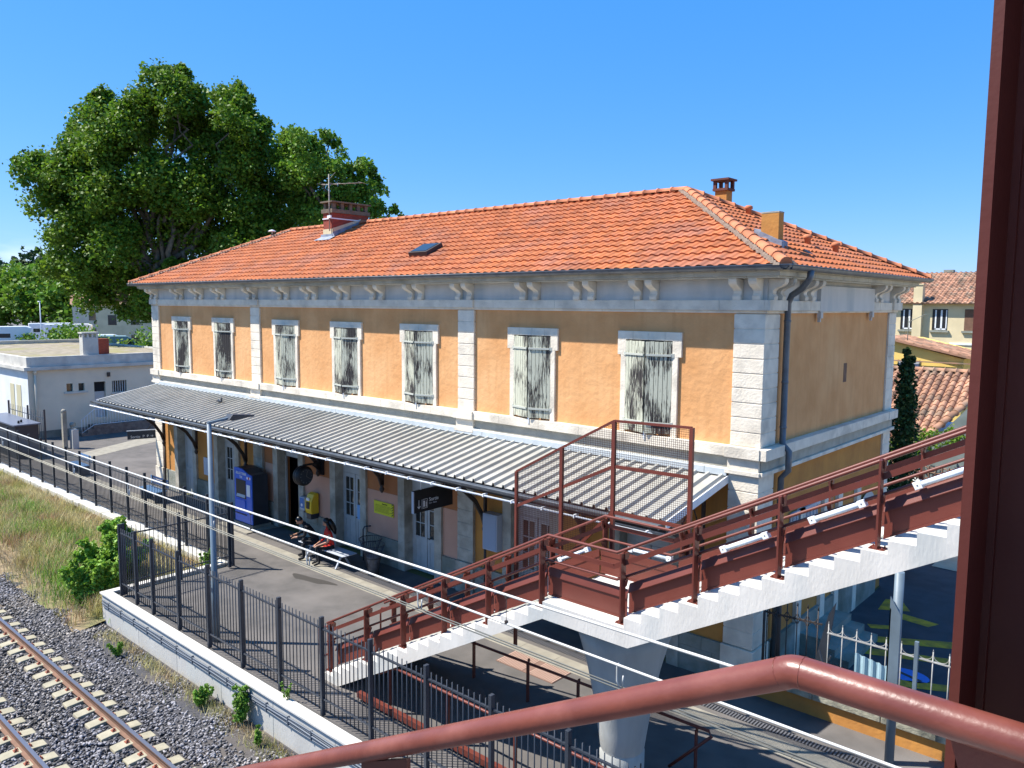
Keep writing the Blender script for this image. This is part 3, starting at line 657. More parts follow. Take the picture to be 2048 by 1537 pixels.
mb.box(CX0, CX1, -.08, -.02, cz(-.06) - .16, cz(-.06) - .02)
for x in np.arange(CX0 + .02, CX1, 2.1): mb.bar((x, CY + .05, cz(CY) - .07), (x, -.06, cz(-.06) - .07), .05, .1)
mb.build('purlin', iron, cp)
for x in (-25.3, -22.55, -18.9, -14.5, -11.32, -7.2, -4.1, -1.1):
    bz_ = .36 if x in (-14.5, -11.32, -4.1) else 0.
    mb = MB(); A = [(x, CY + .2, 3.62), (x, -1.6, 3.45), (x, -.95, 3.1 + bz_ * .3), (x, -.5, 2.7 + bz_ * .7), (x, -.24, 2.3 + bz_), (x, -.14, 2.02 + bz_)]
    for a, b in zip(A[:-1], A[1:]): mb.bar(a, b, .05, .11, up=(0, -.5, .8))
    mb.bar((x, -.12, 4.0), (x, -.12, 2.0 + bz_), .05, .09, up=(0, 1, 0)); mb.bar((x, CY + .1, 3.66), (x, -.1, 3.95), .05, .08)
    mb.lathe((x, -.14, 1.9 + bz_), [(.03, -.1), (.07, -.02), (.075, .02), (.05, .06), (.05, .12), (.03, .16)], 12); mb.tube([(x, -1.1, 3.3), (x, -.55, 3.65), (x, -.3, 3.2)], .016, 6)
    o = mb.build('bracket', iron, cp)
for x in (-7.2, -25.3): MB().tube([(x, -.12, 1.85), (x, -.12, .1)], .035, 10).build('rainwater_pipe', iron, cp)
for x in (-19.3, -9.2, -1.9): MB().bar((x, -2.1, 3.52), (x + 1.2, -2.1, 3.52), .08, .07).build('strip_light', whitem, cp)

# ================================================================= THINGS ON THE PLATFORM
tm = T('ticket_machine', 'tall blue ticket machine with grey sides standing against the station wall', 'ticket machine', (-17.9, -.55, 0))
mb = MB(); mb.box(-18.46, -17.36, -.78, -.2, .12, 1.80); mb.prism([(-18.46, 1.8), (-17.36, 1.8), (-17.36, 1.84), (-17.6, 1.86), (-17.95, 1.98), (-18.2, 2.0), (-18.46, 1.99)], (0, -.78, 0), (1, 0, 0), (0, 0, 1), (0, 1, 0), .56)
mb.build('casing', anthra, tm, bevel=.012)
mb = MB(); mb.prism([(-18.47, .15), (-17.35, .15), (-17.35, 1.84), (-17.6, 1.87), (-17.95, 1.99), (-18.2, 2.01), (-18.47, 2.0)], (0, -.82, 0), (1, 0, 0), (0, 0, 1), (0, 1, 0), .045); mb.build('front_panel', blue, tm, bevel=.01)
mb = MB(); mb.box(-18.36, -17.72, -.828, -.822, .98, 1.62); mb.build('display_recess', black, tm)
mb = MB(); mb.prism([(0, 0), (.56, 0), (.56, .36), (.1, .36)], (-18.32, -.84, 1.02), (1, 0, 0), (0, .25, 1), (0, -1, 0), .012); mb.build('screen', lightgrey, tm)
mb = MB(); mb.box(-17.66, -17.44, -.836, -.824, 1.1, 1.5); mb.build('notice', white, tm)
mb = MB(); mb.box(-18.4, -17.75, -.85, -.82, .60, .93); mb.build('keypad_tray', blue, tm)
mb = MB(); mb.box(-18.42, -17.7, -.845, -.822, .42, .45); mb.build('slot', black, tm)
mb = MB(); mb.box(-18.5, -17.3, -.84, -.15, 0, .12); mb.build('plinth', strip, tm)
text_mesh('lettering', 'BILLETTERIE', .125, white, tm, frame((-18.33, -.835, 1.80), (1, 0, 0), (0, 0, 1))); text_mesh('lettering', 'TER', .11, white, tm, frame((-18.1, -.835, 1.68), (1, 0, 0), (0, 0, 1)))
mb = MB(); mb.box(-17.64, -17.55, -.834, -.824, 1.69, 1.77); mb.box(-17.47, -17.41, -.834, -.824, 1.69, 1.77); mb.build('card_sticker', white, tm)
mb = MB(); mb.box(-17.55, -17.47, -.834, -.824, 1.69, 1.77); mb.build('card_sticker', cloth_r, tm)
mb = MB(); mb.box(-18.9, -17.0, -1.25, -.1, .001, .035); q = mb.build('machine_slab', strip, None); tag(q, 'low pale slab under the blue ticket machine', 'slab')

cl = T('wall_clock', 'round black double-faced clock on an iron arm from the wall', 'clock', (-14.55, -.7, 2.25))
for s in (-1, 1):
    mb = MB(); mb.lathe((-14.45, -.72, 2.28), [(.30, 0), (.31, .03), (.31, .09), (.24, .16), (.05, .17)] if s > 0 else [(.30, 0), (.31, -.03), (.31, -.09), (.24, -.16), (.05, -.17)], 28, axis='x'); mb.build('casing', black, cl)
    mb = MB(); mb.lathe((-14.45 + s * .172, -.72, 2.28), [(.235, 0), (.235, s * .004)], 28, axis='x'); f = mb.build('dial', anthra, cl)
    mb = MB()
    for k in range(12):
        a = k * math.pi / 6; mb.obox((-14.45 + s * .178, -.72 + .2 * math.sin(a), 2.28 + .2 * math.cos(a)), ((1, 0, 0), (0, math.cos(a), -math.sin(a)), (0, math.sin(a), math.cos(a))), .002, .006, .02)
    mb.bar((-14.45 + s * .182, -.72, 2.28), (-14.45 + s * .182, -.60, 2.20), .004, .014); mb.bar((-14.45 + s * .182, -.72, 2.28), (-14.45 + s * .182, -.67, 2.46), .004, .010); mb.build('hands', stone_grey, f)
mb = MB(); mb.bar((-14.45, -.72, 2.6), (-14.45, -.05, 2.6), .05, .06); mb.bar((-14.45, -.4, 2.6), (-14.45, -.05, 2.3), .04, .05); mb.box(-14.55, -14.35, -.07, .0, 2.2, 2.75); mb.build('arm', black, cl)

vy = T('ticket_validator', 'yellow ticket validator on a grey bracket beside the open doorway', 'ticket validator', (-14.78, -.2, 1.2))
mb = MB(); mb.prism([(0, 0), (.26, 0), (.30, .12), (.28, .42), (.18, .62), (.06, .66), (0, .64)], (-14.95, -.05, .93), (0, -1, 0), (0, 0, 1), (1, 0, 0), .34); mb.build('casing', yellow, vy, bevel=.02)
mb = MB(); mb.box(-14.86, -14.70, -.36, -.335, 1.1, 1.32); mb.build('ticket_slot', black, vy)
mb = MB(); mb.box(-14.9, -14.66, -.32, 0, .76, .93); mb.build('bracket', anthra, vy)
mb = MB(); mb.box(-14.87, -14.72, -.35, -.31, 1.36, 1.44); mb.build('label_plate', white, vy)
vb = T('card_reader', 'small blue and white card reader left of the yellow ticket validator', 'card reader', (-15.35, -.12, 1.15))
mb = MB(); mb.box(-15.48, -15.2, -.20, -.06, .92, 1.36); mb.build('casing', lightgrey, vb, bevel=.02)
mb = MB(); mb.box(-15.45, -15.23, -.208, -.2, 1.0, 1.33); mb.build('front', M('reader_blue', (.02, .16, .45), None, rough=.4), vb)
mb = MB(); mb.lathe((-15.34, -.212, 1.1), [(.05, 0), (.05, .006)], 14, axis='y'); mb.build('touch_spot', white, vb)

def poster(name, label, cat, x0, x1, z0, z1, m, y=-.02, lines=0, ink=black, hdr=None):
    t = T(name, label, cat, ((x0 + x1) / 2, y, z0)); mb = MB(); mb.box(x0, x1, y - .012, y + .012, z0, z1); mb.build('board', m, t)
    if lines:
        mb = MB()
        for k in range(lines):
            z = z1 - (z1 - z0) * (.30 + .6 * k / lines); mb.box(x0 + .06, x1 - .06 - (x1 - x0) * .25 * random.random(), y - .0145, y - .012, z, z + (z1 - z0) * .018)
        mb.build('small_print', ink, t)
    return t
yn = poster('yellow_notice', 'yellow safety notice with striped right edge on the pink wall panel', 'notice', -11.83, -10.95, 1.46, 1.84, M('notice_yellow', (.62, .60, .02), None, rough=.5), lines=7)
mb = MB(); 
for k in range(5): mb.prism([(0, 0), (.07, .05), (.07, .08), (0, .03)], (-11.02, -.036, 1.48 + k * .075), (1, 0, 0), (0, 0, 1), (0, 1, 0), .003)
mb.build('hazard_stripes', black, yn); text_mesh('lettering', 'Attention', .06, black, yn, frame((-11.45, -.035, 1.765), (1, 0, 0), (0, 0, 1)))
poster('timetable_poster', 'pale blue framed timetable poster on the orange wall near the lamp post', 'poster', -22.2, -21.75, 1.05, 1.72, M('poster_blue', (.42, .48, .58), None, rough=.5), lines=12, ink=lightgrey)
poster('door_notice', 'small blue and white paper notice taped on the door behind the bench', 'notice', -12.95, -12.72, 1.0, 1.45, M('paper_blue', (.25, .45, .72), None), y=.215)
eb = T('electric_cabinet', 'light blue-grey electric cabinet on the wall behind the stair railing', 'cabinet', (-6.9, -.15, 1.5))
mb = MB(); mb.box(-7.16, -6.66, -.26, .0, 1.42, 2.36); mb.build('casing', lightgrey, eb, bevel=.01); mb = MB(); mb.box(-7.13, -6.69, -.272, -.26, 1.45, 2.33); mb.build('door', M('cabinet_blue', (.30, .36, .46), None), eb)

# hanging exit sign below the canopy
sg = T('exit_sign', 'black hanging sign lettered Sortie with lift pictogram under the canopy edge', 'sign', (-7.78, -1.35, 2.6))
sx = -7.78; mb = MB(); mb.box(sx - .07, sx, -2.0, -.71, 2.55, 3.10); mb.build('panel', black, sg)
mb = MB(); mb.box(sx - .072, sx + .002, -2.02, -2.0, 2.55, 3.09); mb.build('edge_trim', lightgrey, sg)
mb = MB()
for y in (-1.75, -.95): mb.tube([(sx - .035, y, 3.1), (sx - .035, y, 3.75)], .015, 6)
mb.build('hanger', whitem, sg)
text_mesh('lettering', 'Sortie', .13, white, sg, frame((sx + .006, -1.52, 2.78), (0, 1, 0), (0, 0, 1))); text_mesh('lettering', 'Exit - Salida', .055, lightgrey, sg, frame((sx + .006, -1.52, 2.71), (0, 1, 0), (0, 0, 1)))
mb = MB(); Y0 = -1.9
mb.box(sx + .001, sx + .005, Y0 + .045, Y0 + .06, 2.66, 2.86)
mb.prism([(-.035, .05), (-.05, .035), (0, -.02), (.05, .035), (.035, .05), (0, .012)], (sx + .001, Y0 + .052, 2.66), (0, 1, 0), (0, 0, 1), (1, 0, 0), .004)
mb.box(sx + .001, sx + .004, Y0 + .145, Y0 + .152, 2.62, 2.86)
for a, b, c, d in ((.18, .33, 2.63, 2.64), (.18, .33, 2.85, 2.86), (.18, .188, 2.63, 2.86), (.322, .33, 2.63, 2.86), (.2, .245, 2.67, 2.82), (.275, .305, 2.66, 2.78), (.28, .3, 2.79, 2.81)): mb.box(sx + .001, sx + .004, Y0 + a, Y0 + b, c, d)
mb.build('pictogram', white, sg)

# bench with two people; wire bins
bn = T('platform_bench', 'light grey perforated metal bench carrying the two seated people', 'bench', (-12.6, -1.05, 0))
mb = MB(); mb.box(-13.85, -11.62, -1.3, -.82, .43, .455); mb.bar((-13.85, -1.31, .45), (-11.62, -1.31, .45), .03, .03); mb.build('seat', lightgrey, bn, bevel=.01)
for x in (-13.5, -12.0):
    mb = MB(); mb.bar((x, -1.05, .43), (x, -1.3, 0.01), .05, .04, up=(0, 1, 0)); mb.bar((x, -1.05, .43), (x, -.8, 0.01), .05, .04, up=(0, 1, 0)); mb.build('leg', lightgrey, bn)
def bin_(x, y, label):
    t = T('wire_litter_bin', label, 'litter bin', (x, y, 0), 0, 'wire basket bins on the platform')
    mb = MB()
    for k in range(30):
        a = 2 * math.pi * k / 30; c, s = math.cos(a), math.sin(a); mb.tube([(x + .15 * c, y + .15 * s, .02), (x + .17 * c, y + .17 * s, .3), (x + .23 * c, y + .23 * s, .62), (x + .33 * c, y + .33 * s, .88)], .006, 5)
    for r, z in ((.15, .03), (.20, .5), (.33, .88)): 
        mb.tube([(x + r * math.cos(2 * math.pi * k / 24), y + r * math.sin(2 * math.pi * k / 24), z) for k in range(25)], .011, 6, cap=False)
    mb.build('basket', anthra, t)
    mb = MB(); mb.lathe((x, y, 0), [(.13, .03), (.15, .3), (.19, .55), (.19, .56)], 16); mb.build('bag', M('bin_bag', (.10, .12, .15), (.2, .22, .25), 8, .3), t)
bin_(-11.35, -.55, 'wire litter bin nearer the bench'); bin_(-10.85, -.85, 'wire litter bin in front, beside the double door')
hp = T('hoop_rail', 'dark bent tube rail fixed beside the white door', 'rail', (-12.05, -.2, 0)); mb = MB(); mb.tube([(-12.08, -.25, 0), (-12.08, -.25, .95), (-12.06, -.2, 1.02), (-12.0, -.1, 1.03), (-11.95, -.06, 1.03)], .022, 8); mb.build('tube', anthra, hp)

# pigeon on canopy
pg = T('pigeon', 'dark pigeon standing on the ribbed canopy roof', 'bird', (-19.14, -.9, cz(-.9)))
mb = MB(); zz = cz(-.9); mb.ell((-19.14, -.9, zz + .13), .13, .06, .065); mb.ell((-19.03, -.9, zz + .225), .038, .034, .036, 10, 7); mb.tube([(-19.08, -.9, zz + .16), (-19.03, -.9, zz + .22)], .034, 8)
mb.prism([(0, 0), (.14, -.03), (.15, .0), (0, .04)], (-19.22, -.92, zz + .12), (-1, 0, 0), (0, 0, 1), (0, 1, 0), .04)
for y in (-.92, -.88): mb.tube([(-19.13, y, zz), (-19.13, y, zz + .09)], .006, 5)
mb.build('body', anthra, pg); mb = MB(); mb.lathe((-18.995, -.9, zz + .225), [(.01, 0), (.002, .03)], 6, axis='x'); mb.build('beak', black, pg)

# ================================================================= PEOPLE
def person(name, label, loc, rz, skel, radii, headpos, mats_fn, hair, extra=None):
    """skel: dict joint->(pos); one skinned body; local coordinates, facing -y"""
    J, E = skel; names = list(J); me = bpy.data.meshes.new(name + '_skel'); me.from_pydata([J[n] for n in names], [(names.index(a), names.index(b)) for a, b in E], [])
    o = bpy.data.objects.new('tmp', me); COL.objects.link(o); md = o.modifiers.new('skin', 'SKIN'); md.use_smooth_shade = True
    sv = me.skin_vertices[0].data
    for i, n in enumerate(names): sv[i].radius = radii[n] if isinstance(radii[n], tuple) else (radii[n], radii[n]); sv[i].use_root = (n == 'pelvis')
    sb = o.modifiers.new('sub', 'SUBSURF'); sb.levels = 2; sb.render_levels = 2
    dg = bpy.context.evaluated_depsgraph_get(); dg.update(); me2 = bpy.data.meshes.new_from_object(o.evaluated_get(dg)); COL.objects.unlink(o); bpy.data.objects.remove(o)
    mb = MB(); mb.smooth = True; mb.pts([v.co[:] for v in me2.vertices])
    for p in me2.polygons:
        mb.cm = mats_fn(p.center); mb.face(*p.vertices)
    hx, hy, hz, pitch = headpos; mb.cm = 1; n0 = len(mb.v)
    mb.ell((0, 0, 0), .078, .098, .118, 18, 12); mb.ell((0, -.1, -.015), .012, .02, .022, 8, 6); mb.ell((0, -.088, -.062), .025, .012, .008, 8, 5)
    for s in (-1, 1): mb.ell((s * .078, .01, -.01), .012, .02, .03, 8, 6)
    mb.cm = 2
    for s in (-1, 1): mb.ell((s * .03, -.09, .012), .011, .007, .007, 8, 5)
    R = Matrix.Rotation(pitch, 3, 'X')
    for i in range(n0, len(mb.v)): v = R @ Vector(mb.v[i]); mb.v[i] = (v.x + hx, v.y + hy, v.z + hz)
    root = T(name, label, 'person', loc, rz); b = mb.build('body', [MATS_P[0], skin, cloth_k, MATS_P[1]], root, local=True)
    mb = MB(); n0 = len(mb.v); hair(mb)
    for i in range(n0, len(mb.v)): v = R @ Vector(mb.v[i]); mb.v[i] = (v.x + hx, v.y + hy, v.z + hz)
    mb.build('hair', hairm, root, local=True); return root
def seated(lean, lookdown, hand_l, hand_r, knees=.17, sh=.19, foot_y=-.42, k=1.):
    ly = -lean; J = {'pelvis': (0, 0, .54), 'belly': (0, ly * .35, .70), 'chest': (0, ly * .8, .90), 'neck': (0, ly * 1.15, 1.07), 'head0': (0, ly * 1.35, 1.13)}
    E = [('pelvis', 'belly'), ('belly', 'chest'), ('chest', 'neck'), ('neck', 'head0')]
    for s, nm, hand in ((-1, 'l', hand_l), (1, 'r', hand_r)):
        shd = (s * sh, ly * 1.0, 1.0); hd = Vector(hand); el = (Vector(shd) + hd) / 2 + Vector((s * .07, .10, -.10))
        J['sh' + nm] = shd; J['el' + nm] = tuple(el); J['wr' + nm] = tuple(hd); pd = (hd - el).normalized(); pm = hd + pd * .06; J['pa' + nm] = tuple(pm)
        E += [('chest', 'sh' + nm), ('sh' + nm, 'el' + nm), ('el' + nm, 'wr' + nm), ('wr' + nm, 'pa' + nm)]
        side = pd.cross(Vector((0, 0, 1))).normalized()
        for f in range(4):
            a = pm + pd * .035 + side * (f - 1.5) * .018; b = pm + pd * (.07 + (.01 if f in (1, 2) else 0)) + side * (f - 1.5) * .019 + Vector((0, 0, -.022)); J['f%d%s' % (f, nm)] = tuple(a); J['g%d%s' % (f, nm)] = tuple(b); E += [('pa' + nm, 'f%d%s' % (f, nm)), ('f%d%s' % (f, nm), 'g%d%s' % (f, nm))]
        J['t' + nm] = tuple(pm - side * s * .045 + pd * .01); E += [('pa' + nm, 't' + nm)]
        J['hip' + nm] = (s * .09, -.02, .53); J['kn' + nm] = (s * knees, -.44, .52); J['an' + nm] = (s * knees, foot_y, .09); J['to' + nm] = (s * knees, foot_y - .17, .045)
        E += [('pelvis', 'hip' + nm), ('hip' + nm, 'kn' + nm), ('kn' + nm, 'an' + nm), ('an' + nm, 'to' + nm)]
    Rd = {'pelvis': (.15, .11), 'belly': (.135, .10), 'chest': (.155, .11), 'neck': .055, 'head0': .05}
    for nm in 'lr':
        Rd.update({'sh' + nm: .062, 'el' + nm: .045, 'wr' + nm: .028, 'pa' + nm: (.034, .02), 'hip' + nm: .09, 'kn' + nm: .062, 'an' + nm: .045, 'to' + nm: .036, 't' + nm: .011})
        for f in range(4): Rd['f%d%s' % (f, nm)] = .009; Rd['g%d%s' % (f, nm)] = .008
    return (J, E), {k_: (tuple(a * k for a in v) if isinstance(v, tuple) else v * k) for k_, v in Rd.items()}
def hair_short(mb): mb.ell((0, .02, .035), .086, .098, .10, 16, 10)
def hair_long(mb):
    mb.ell((0, .022, .03), .092, .104, .108, 16, 10); mb.tube([(0, .09, .02), (0, .12, -.14), (0, .13, -.30), (0, .11, -.46)], [.085, .095, .085, .03], 12); mb.tube([(-.08, .0, .02), (-.095, -.0, -.12), (-.09, -.02, -.3)], [.03, .04, .015], 8); mb.tube([(.08, .0, .02), (.095, -.0, -.12), (.09, -.02, -.3)], [.03, .04, .015], 8)
MATS_P = [cloth_k, cloth_k]
sk_, rd_ = seated(.34, 0, (-.10, -.66, .72), (.12, -.64, .70), knees=.21, k=1.08)
man = person('person', 'person in black bent forward over a phone at the bench end', (-13.3, -1.0, 0), math.radians(-32), sk_, rd_, (0, -.52, 1.16, math.radians(42)), lambda c: (1 if (c.y < -.60 and .60 < c.z < .80) else 0), hair_short)
mb = MB(); mb.box(-.045, .035, -.82, -.70, .735, .75); mb.build('phone', black, man, local=True)
MATS_P = [cloth_r, cloth_k]
sk_, rd_ = seated(.12, 0, (-.06, -.44, .62), (.10, -.44, .62), knees=.10, sh=.155, k=.86)
def wf(c):
    if c.z < .57: return 3
    if abs(c.x) > .17 and c.z < .93: return 1
    if c.y < -.30 and c.z < .8: return 1
    return 0
person('person', 'person with long black hair in a red top sitting on the bench', (-12.55, -1.02, 0), math.radians(-18), sk_, rd_, (0, -.17, 1.24, math.radians(22)), wf, hair_long)
# ================================================================= FOOTBRIDGE STAIR
fs = T('footbridge_stair', 'white concrete footbridge stair with oxide red railings rising past the station front', 'stairs', (-.4, -4.4, 0))
SY0, SY1 = -5.42, -3.45; RI, GO = .15, .2805; RL, GL = 3.135 / 21, .2855; XS_ = -6.65; LX0, LX1, LZ = XS_ + 20 * GL, .52, 3.135; NU = 19
mb = MB()
end = (LX1 + GO * NU, LZ + RI * NU)
# build by vertical strips so faces stay convex
def strip_solid(mb, X0, X1, zt, zb0, zb1, y0, y1):
    n = mb.pts([(X0, y0, zb0), (X1, y0, zb1), (X1, y1, zb1), (X0, y1, zb0), (X0, y0, zt), (X1, y0, zt), (X1, y1, zt), (X0, y1, zt)])
    for q in ((0, 3, 2, 1), (4, 5, 6, 7), (0, 1, 5, 4), (2, 3, 7, 6)): mb.face(*[n + k for k in q])
    return n
def zb(x):
    if x < -6.18: return 0.
    if x < -.94: return (x + 6.18) * .5468
    if x < .59: return 2.865
    return min(2.865 + (x - .59) * .555, end[1] - .35)
X = [XS_ + GL * i for i in range(21)] + [LX0, LX1] + [LX1 + GO * i for i in range(1, NU + 1)] + [end[0] + 3.2, -6.18, -.94, .59]
X = sorted(set(round(x, 4) for x in X))
def zt(x):
    if x < LX0: return RL * (int((x - XS_) / GL + 1e-6) + 1)
    if x < LX1: return LZ
    return LZ + RI * (min(NU - 1, int((x - LX1) / GO + 1e-6)) + 1)
pv = 0
for a, b in zip(X[:-1], X[1:]):
    m_ = (a + b) / 2; z = zt(m_); strip_solid(mb, a, b, z, zb(a + 1e-6), zb(b - 1e-6), SY0, SY1)
    if z > pv + 1e-4: mb.quad((a, SY0, pv), (a, SY0, z), (a, SY1, z), (a, SY1, pv))
    pv = z
mb.build('flights', concrete_w, fs)
mb = MB()
for i in range(20): x = XS_ + GL * i; mb.box(x + .02, x + .05, SY0 + .45, SY1 - .45, RL * (i + 1), RL * (i + 1) + .004)
for i in range(NU): x = LX1 + GO * i; mb.box(x + .02, x + .05, SY0 + .45, SY1 - .45, LZ + RI * (i + 1), LZ + RI * (i + 1) + .004)
mb.build('nosing_strip', stone_grey, fs)
# flared pier under the landing
mb = MB(); pcx, pcy = -.17, -4.33
prof = [(.345, -.1), (.35, .62), (.33, .65), (.33, .66), (.345, .70), (.385, 1.0), (.46, 1.5), (.56, 2.0), (.68, 2.45), (.76, 2.70)]
mb.lathe((pcx, pcy, 0), prof, 28, sx=1.0, sy=1.05); mb.box(pcx - .45, pcx + .55, pcy - .4, pcy + .5, 2.70, 2.87)
pr = mb.build('pier', pier_shade, fs)
mb = MB()
for k in range(9):
    a = math.radians(200 + k * 20); c, s = math.cos(a), math.sin(a); mb.obox((pcx + .348 * c, pcy + .366 * s, .38), ((-s, c, 0), (c, s, 0), (0, 0, 1)), .012, .006, .14)
mb.build('drain_slots', black, pr)
# railings ---------------------------------------------------------------
def noz(x):      # height of the pitch line (nosings)
    if x < LX0: return RL * ((x - XS_) / GL + 1)
    if x < LX1: return LZ
    return LZ + RI * ((x - LX1) / GO + 1)
K0, K1 = -1.02, .24
def offs(P, off): return [(x, y, z + off) for x, y, z in P]
def rail_side(y, inn, side):     # inn: +1 when the inside of the stair is towards +y
    xs = [-6.62, -5.42, -4.34, -3.25, -2.2, -1.07, .40, 1.52, 2.63, 3.74, 4.84, 5.75, 7.2]
    def zz(x): return max(LZ, noz(x) - (RI if x > LX1 else 0)) if x > -1.3 else noz(x)
    def zl(x): return (min(LZ, RL * ((max(x, XS_) - XS_) / GL + 1) + .04) if x <= 0 else LZ if x < K1 else min(LZ + RI * ((x - LX1) / GO + 1), end[1] + .04))
    for i, x in enumerate(xs):
        zf = zt(x + 1e-3) if x < LX0 or x > LX1 else LZ; zf = min(zf, end[1]); zh = zl(x) + .95
        if x <= -6.6: zf = RL
        mb = MB(); mb.box(x - .012, x + .012, y - .07, y + .05, zf + .01, zh - .02)
        mb.prism([(0, 0), (.07, 0), (.10, .08), (.10, .13), (.04, .13), (.0, .06)], (x - .012, y + inn * .03, zh - .17), (0, inn, 0), (0, 0, 1), (1, 0, 0), .024)
        p = mb.build('rail_post', redp, fs)
        mb = MB(); mb.box(x - .08, x + .08, y - .07, y + .07, zf, zf + .012); 
        for dx in (-.06, .06):
            for dy in (-.05, .05): mb.tube([(x + dx, y + dy, zf + .01), (x + dx, y + dy, zf + .03)], .009, 6)
        mb.build('foot_plate', redp, p)
    ya = y + inn * .085
    path = [(-6.95, zl(-6.65) - .0), (-6.62, zl(-6.6))] + [(K0, LZ), (K1, LZ)] + [(5.62, end[1] + .03), (8.6, end[1] + .03)]
    path[1] = (-6.62, RL + .05)
    z0 = [(-6.85, ya, RL - .06), (K0, ya, LZ), (K1, ya, LZ), (5.78, ya, end[1] + .04), (8.6, ya, end[1] + .04)]
    def lerp_path(off, r, name, yy=ya, start=None):
        P = offs([(a, yy, c) for a, _, c in z0], off); mb = MB(); mb.tube(P, r, 12); return mb.build(name, redp, fs)
    lerp_path(.965, .024, 'handrail')
    lerp_path(.57, .021, 'lower_handrail')
    mb = MB(); yb = y + inn * .01
    Q = offs([(a, yb, c) for a, _, c in z0], .78); Q[0] = (-6.6, yb, Q[0][2] + .13)
    for a, b in zip(Q[:-1], Q[1:]): mb.bar(a, b, .012, .07)
    mb.build('mid_rail', redp, fs)
    for i in range(len(xs) - 1):
        a, b = xs[i] + .014, xs[i + 1] - .014; za, zb_ = zl(a), zl(b); mb = MB()
        if i == 5: za = zb_ = LZ
        yp = y + inn * .14
        mb.prism([(a, za + .01), (b, zb_ + .01), (b, zb_ + .34), (a, za + .34)], (0, yp, 0), (1, 0, 0), (0, 0, 1), (0, 1, 0), .006)
        # outward fold along the top of the sheet, and a return lip
        yo = yp - inn * .05
        if i == 5 and side == 'near': yo = yp - inn * .02
        f0 = mb.pts([(a, yo, za + .32), (b, yo, zb_ + .32), (b, yp + inn * .012, zb_ + .445), (a, yp + inn * .012, za + .445), (b, yp + inn * .012, zb_ + .31), (a, yp + inn * .012, za + .31), (b, yo, zb_ + .31), (a, yo, za + .31)])
        mb.face(f0, f0 + 1, f0 + 2, f0 + 3); mb.face(f0 + 3, f0 + 2, f0 + 4, f0 + 5); mb.face(f0 + 7, f0 + 6, f0 + 1, f0)
        g = .05; mb.prism([(a, za + .0), (b, zb_ + .0), (b, zb_ + .025), (a, za + .025)], (0, yp - .012, 0), (1, 0, 0), (0, 0, 1), (0, 1, 0), .03)
        pn = mb.build('rail_panel', redp, fs)
    return xs, zl
xs, zl = rail_side(-5.27, 1, 'near'); rail_side(-3.6, -1, 'far')
for x in xs[:-1]:      # brackets carrying the two tubes
    for y, inn in ((-5.27, 1), (-3.6, -1)):
        for off in (.54, .93): MB().prism([(0, -.1), (.05, -.1), (.10, 0), (0, 0)], (x - .03, y, zl(x) + off), (0, inn, 0), (0, 0, 1), (1, 0, 0), .06).build('rail_bracket', redp, fs)
# tube lamps on the inside of the railings
def tubelamp(a, b, label):
    a = Vector(a); b = Vector(b); X = (b - a).normalized(); m_ = (a + b) / 2
    t = T('tube_lamp', label, 'lamp', tuple(m_), 0, 'tube lamps along the stair railings')
    mb = MB(); mb.tube([a + X * .07, b - X * .07], .034, 12); mb.build('diffuser', lampglass, t)
    for p in (a, b - X * .085):
        mb = MB(); mb.bar(p, p + X * .085, .085, .085); mb.build('end_cap', white, t, bevel=.006)
        mb = MB(); q = p + X * .042; mb.tube([q + Vector((0, -.043, 0)), q + Vector((0, -.045, 0))], .008, 8); mb.build('screw', black, t)
def onrail(x0, x1, y): return (x0, y, zl(x0) + .50), (x1, y, zl(x1) + .50)
for k, (x0, x1, w) in enumerate(((1.84, 2.46, 'lowest'), (2.95, 3.57, 'middle'), (4.06, 4.68, 'highest'))):
    tubelamp(*onrail(x0, x1, -5.2), '%s of the three tube lamps on the upper flight railing' % w)
tubelamp((-.55, -3.67, LZ + .50), (.25, -3.67, LZ + .50), 'tube lamp on the far railing of the stair landing')
tubelamp(*onrail(-2.0, -1.35, -3.67), 'tube lamp on the far railing just below the landing')
# wire mesh screen on the far side
ms = T('mesh_screen', 'tall stepped wire mesh guard screen in an oxide red frame above the landing', 'screen', (-1, -3.52, 4))
my = -3.52; TOPS = [(-3.15, 4.52), (-2.09, 5.1), (-.99, 5.69), (.45, 5.73)]; BOTS = [(-3.15, 2.05), (-2.09, 3.0), (-.99, 4.14), (.45, 4.14)]; MIDS = [(-3.15, 3.86), (-2.09, 4.38), (-.99, 4.92), (.45, 4.95)]
for i, ((x, z), (_, z2)) in enumerate(zip(TOPS, BOTS)):
    mb = MB(); w = .045 if i else .03; mb.box(x - w / 2 - .01, x + w / 2 + .01, my - .03, my + .03, z2 - .9 if i < 2 else z2 - .95, z); mb.build('post', redp, ms)
mb = MB()
for arr in (TOPS, MIDS, BOTS):
    for a, b in zip(arr[:-1], arr[1:]): mb.bar((a[0], my, a[1]), (b[0], my, b[1]), .035, .04 if arr is TOPS else .055)
mb.build('frame_rails', redp, ms)
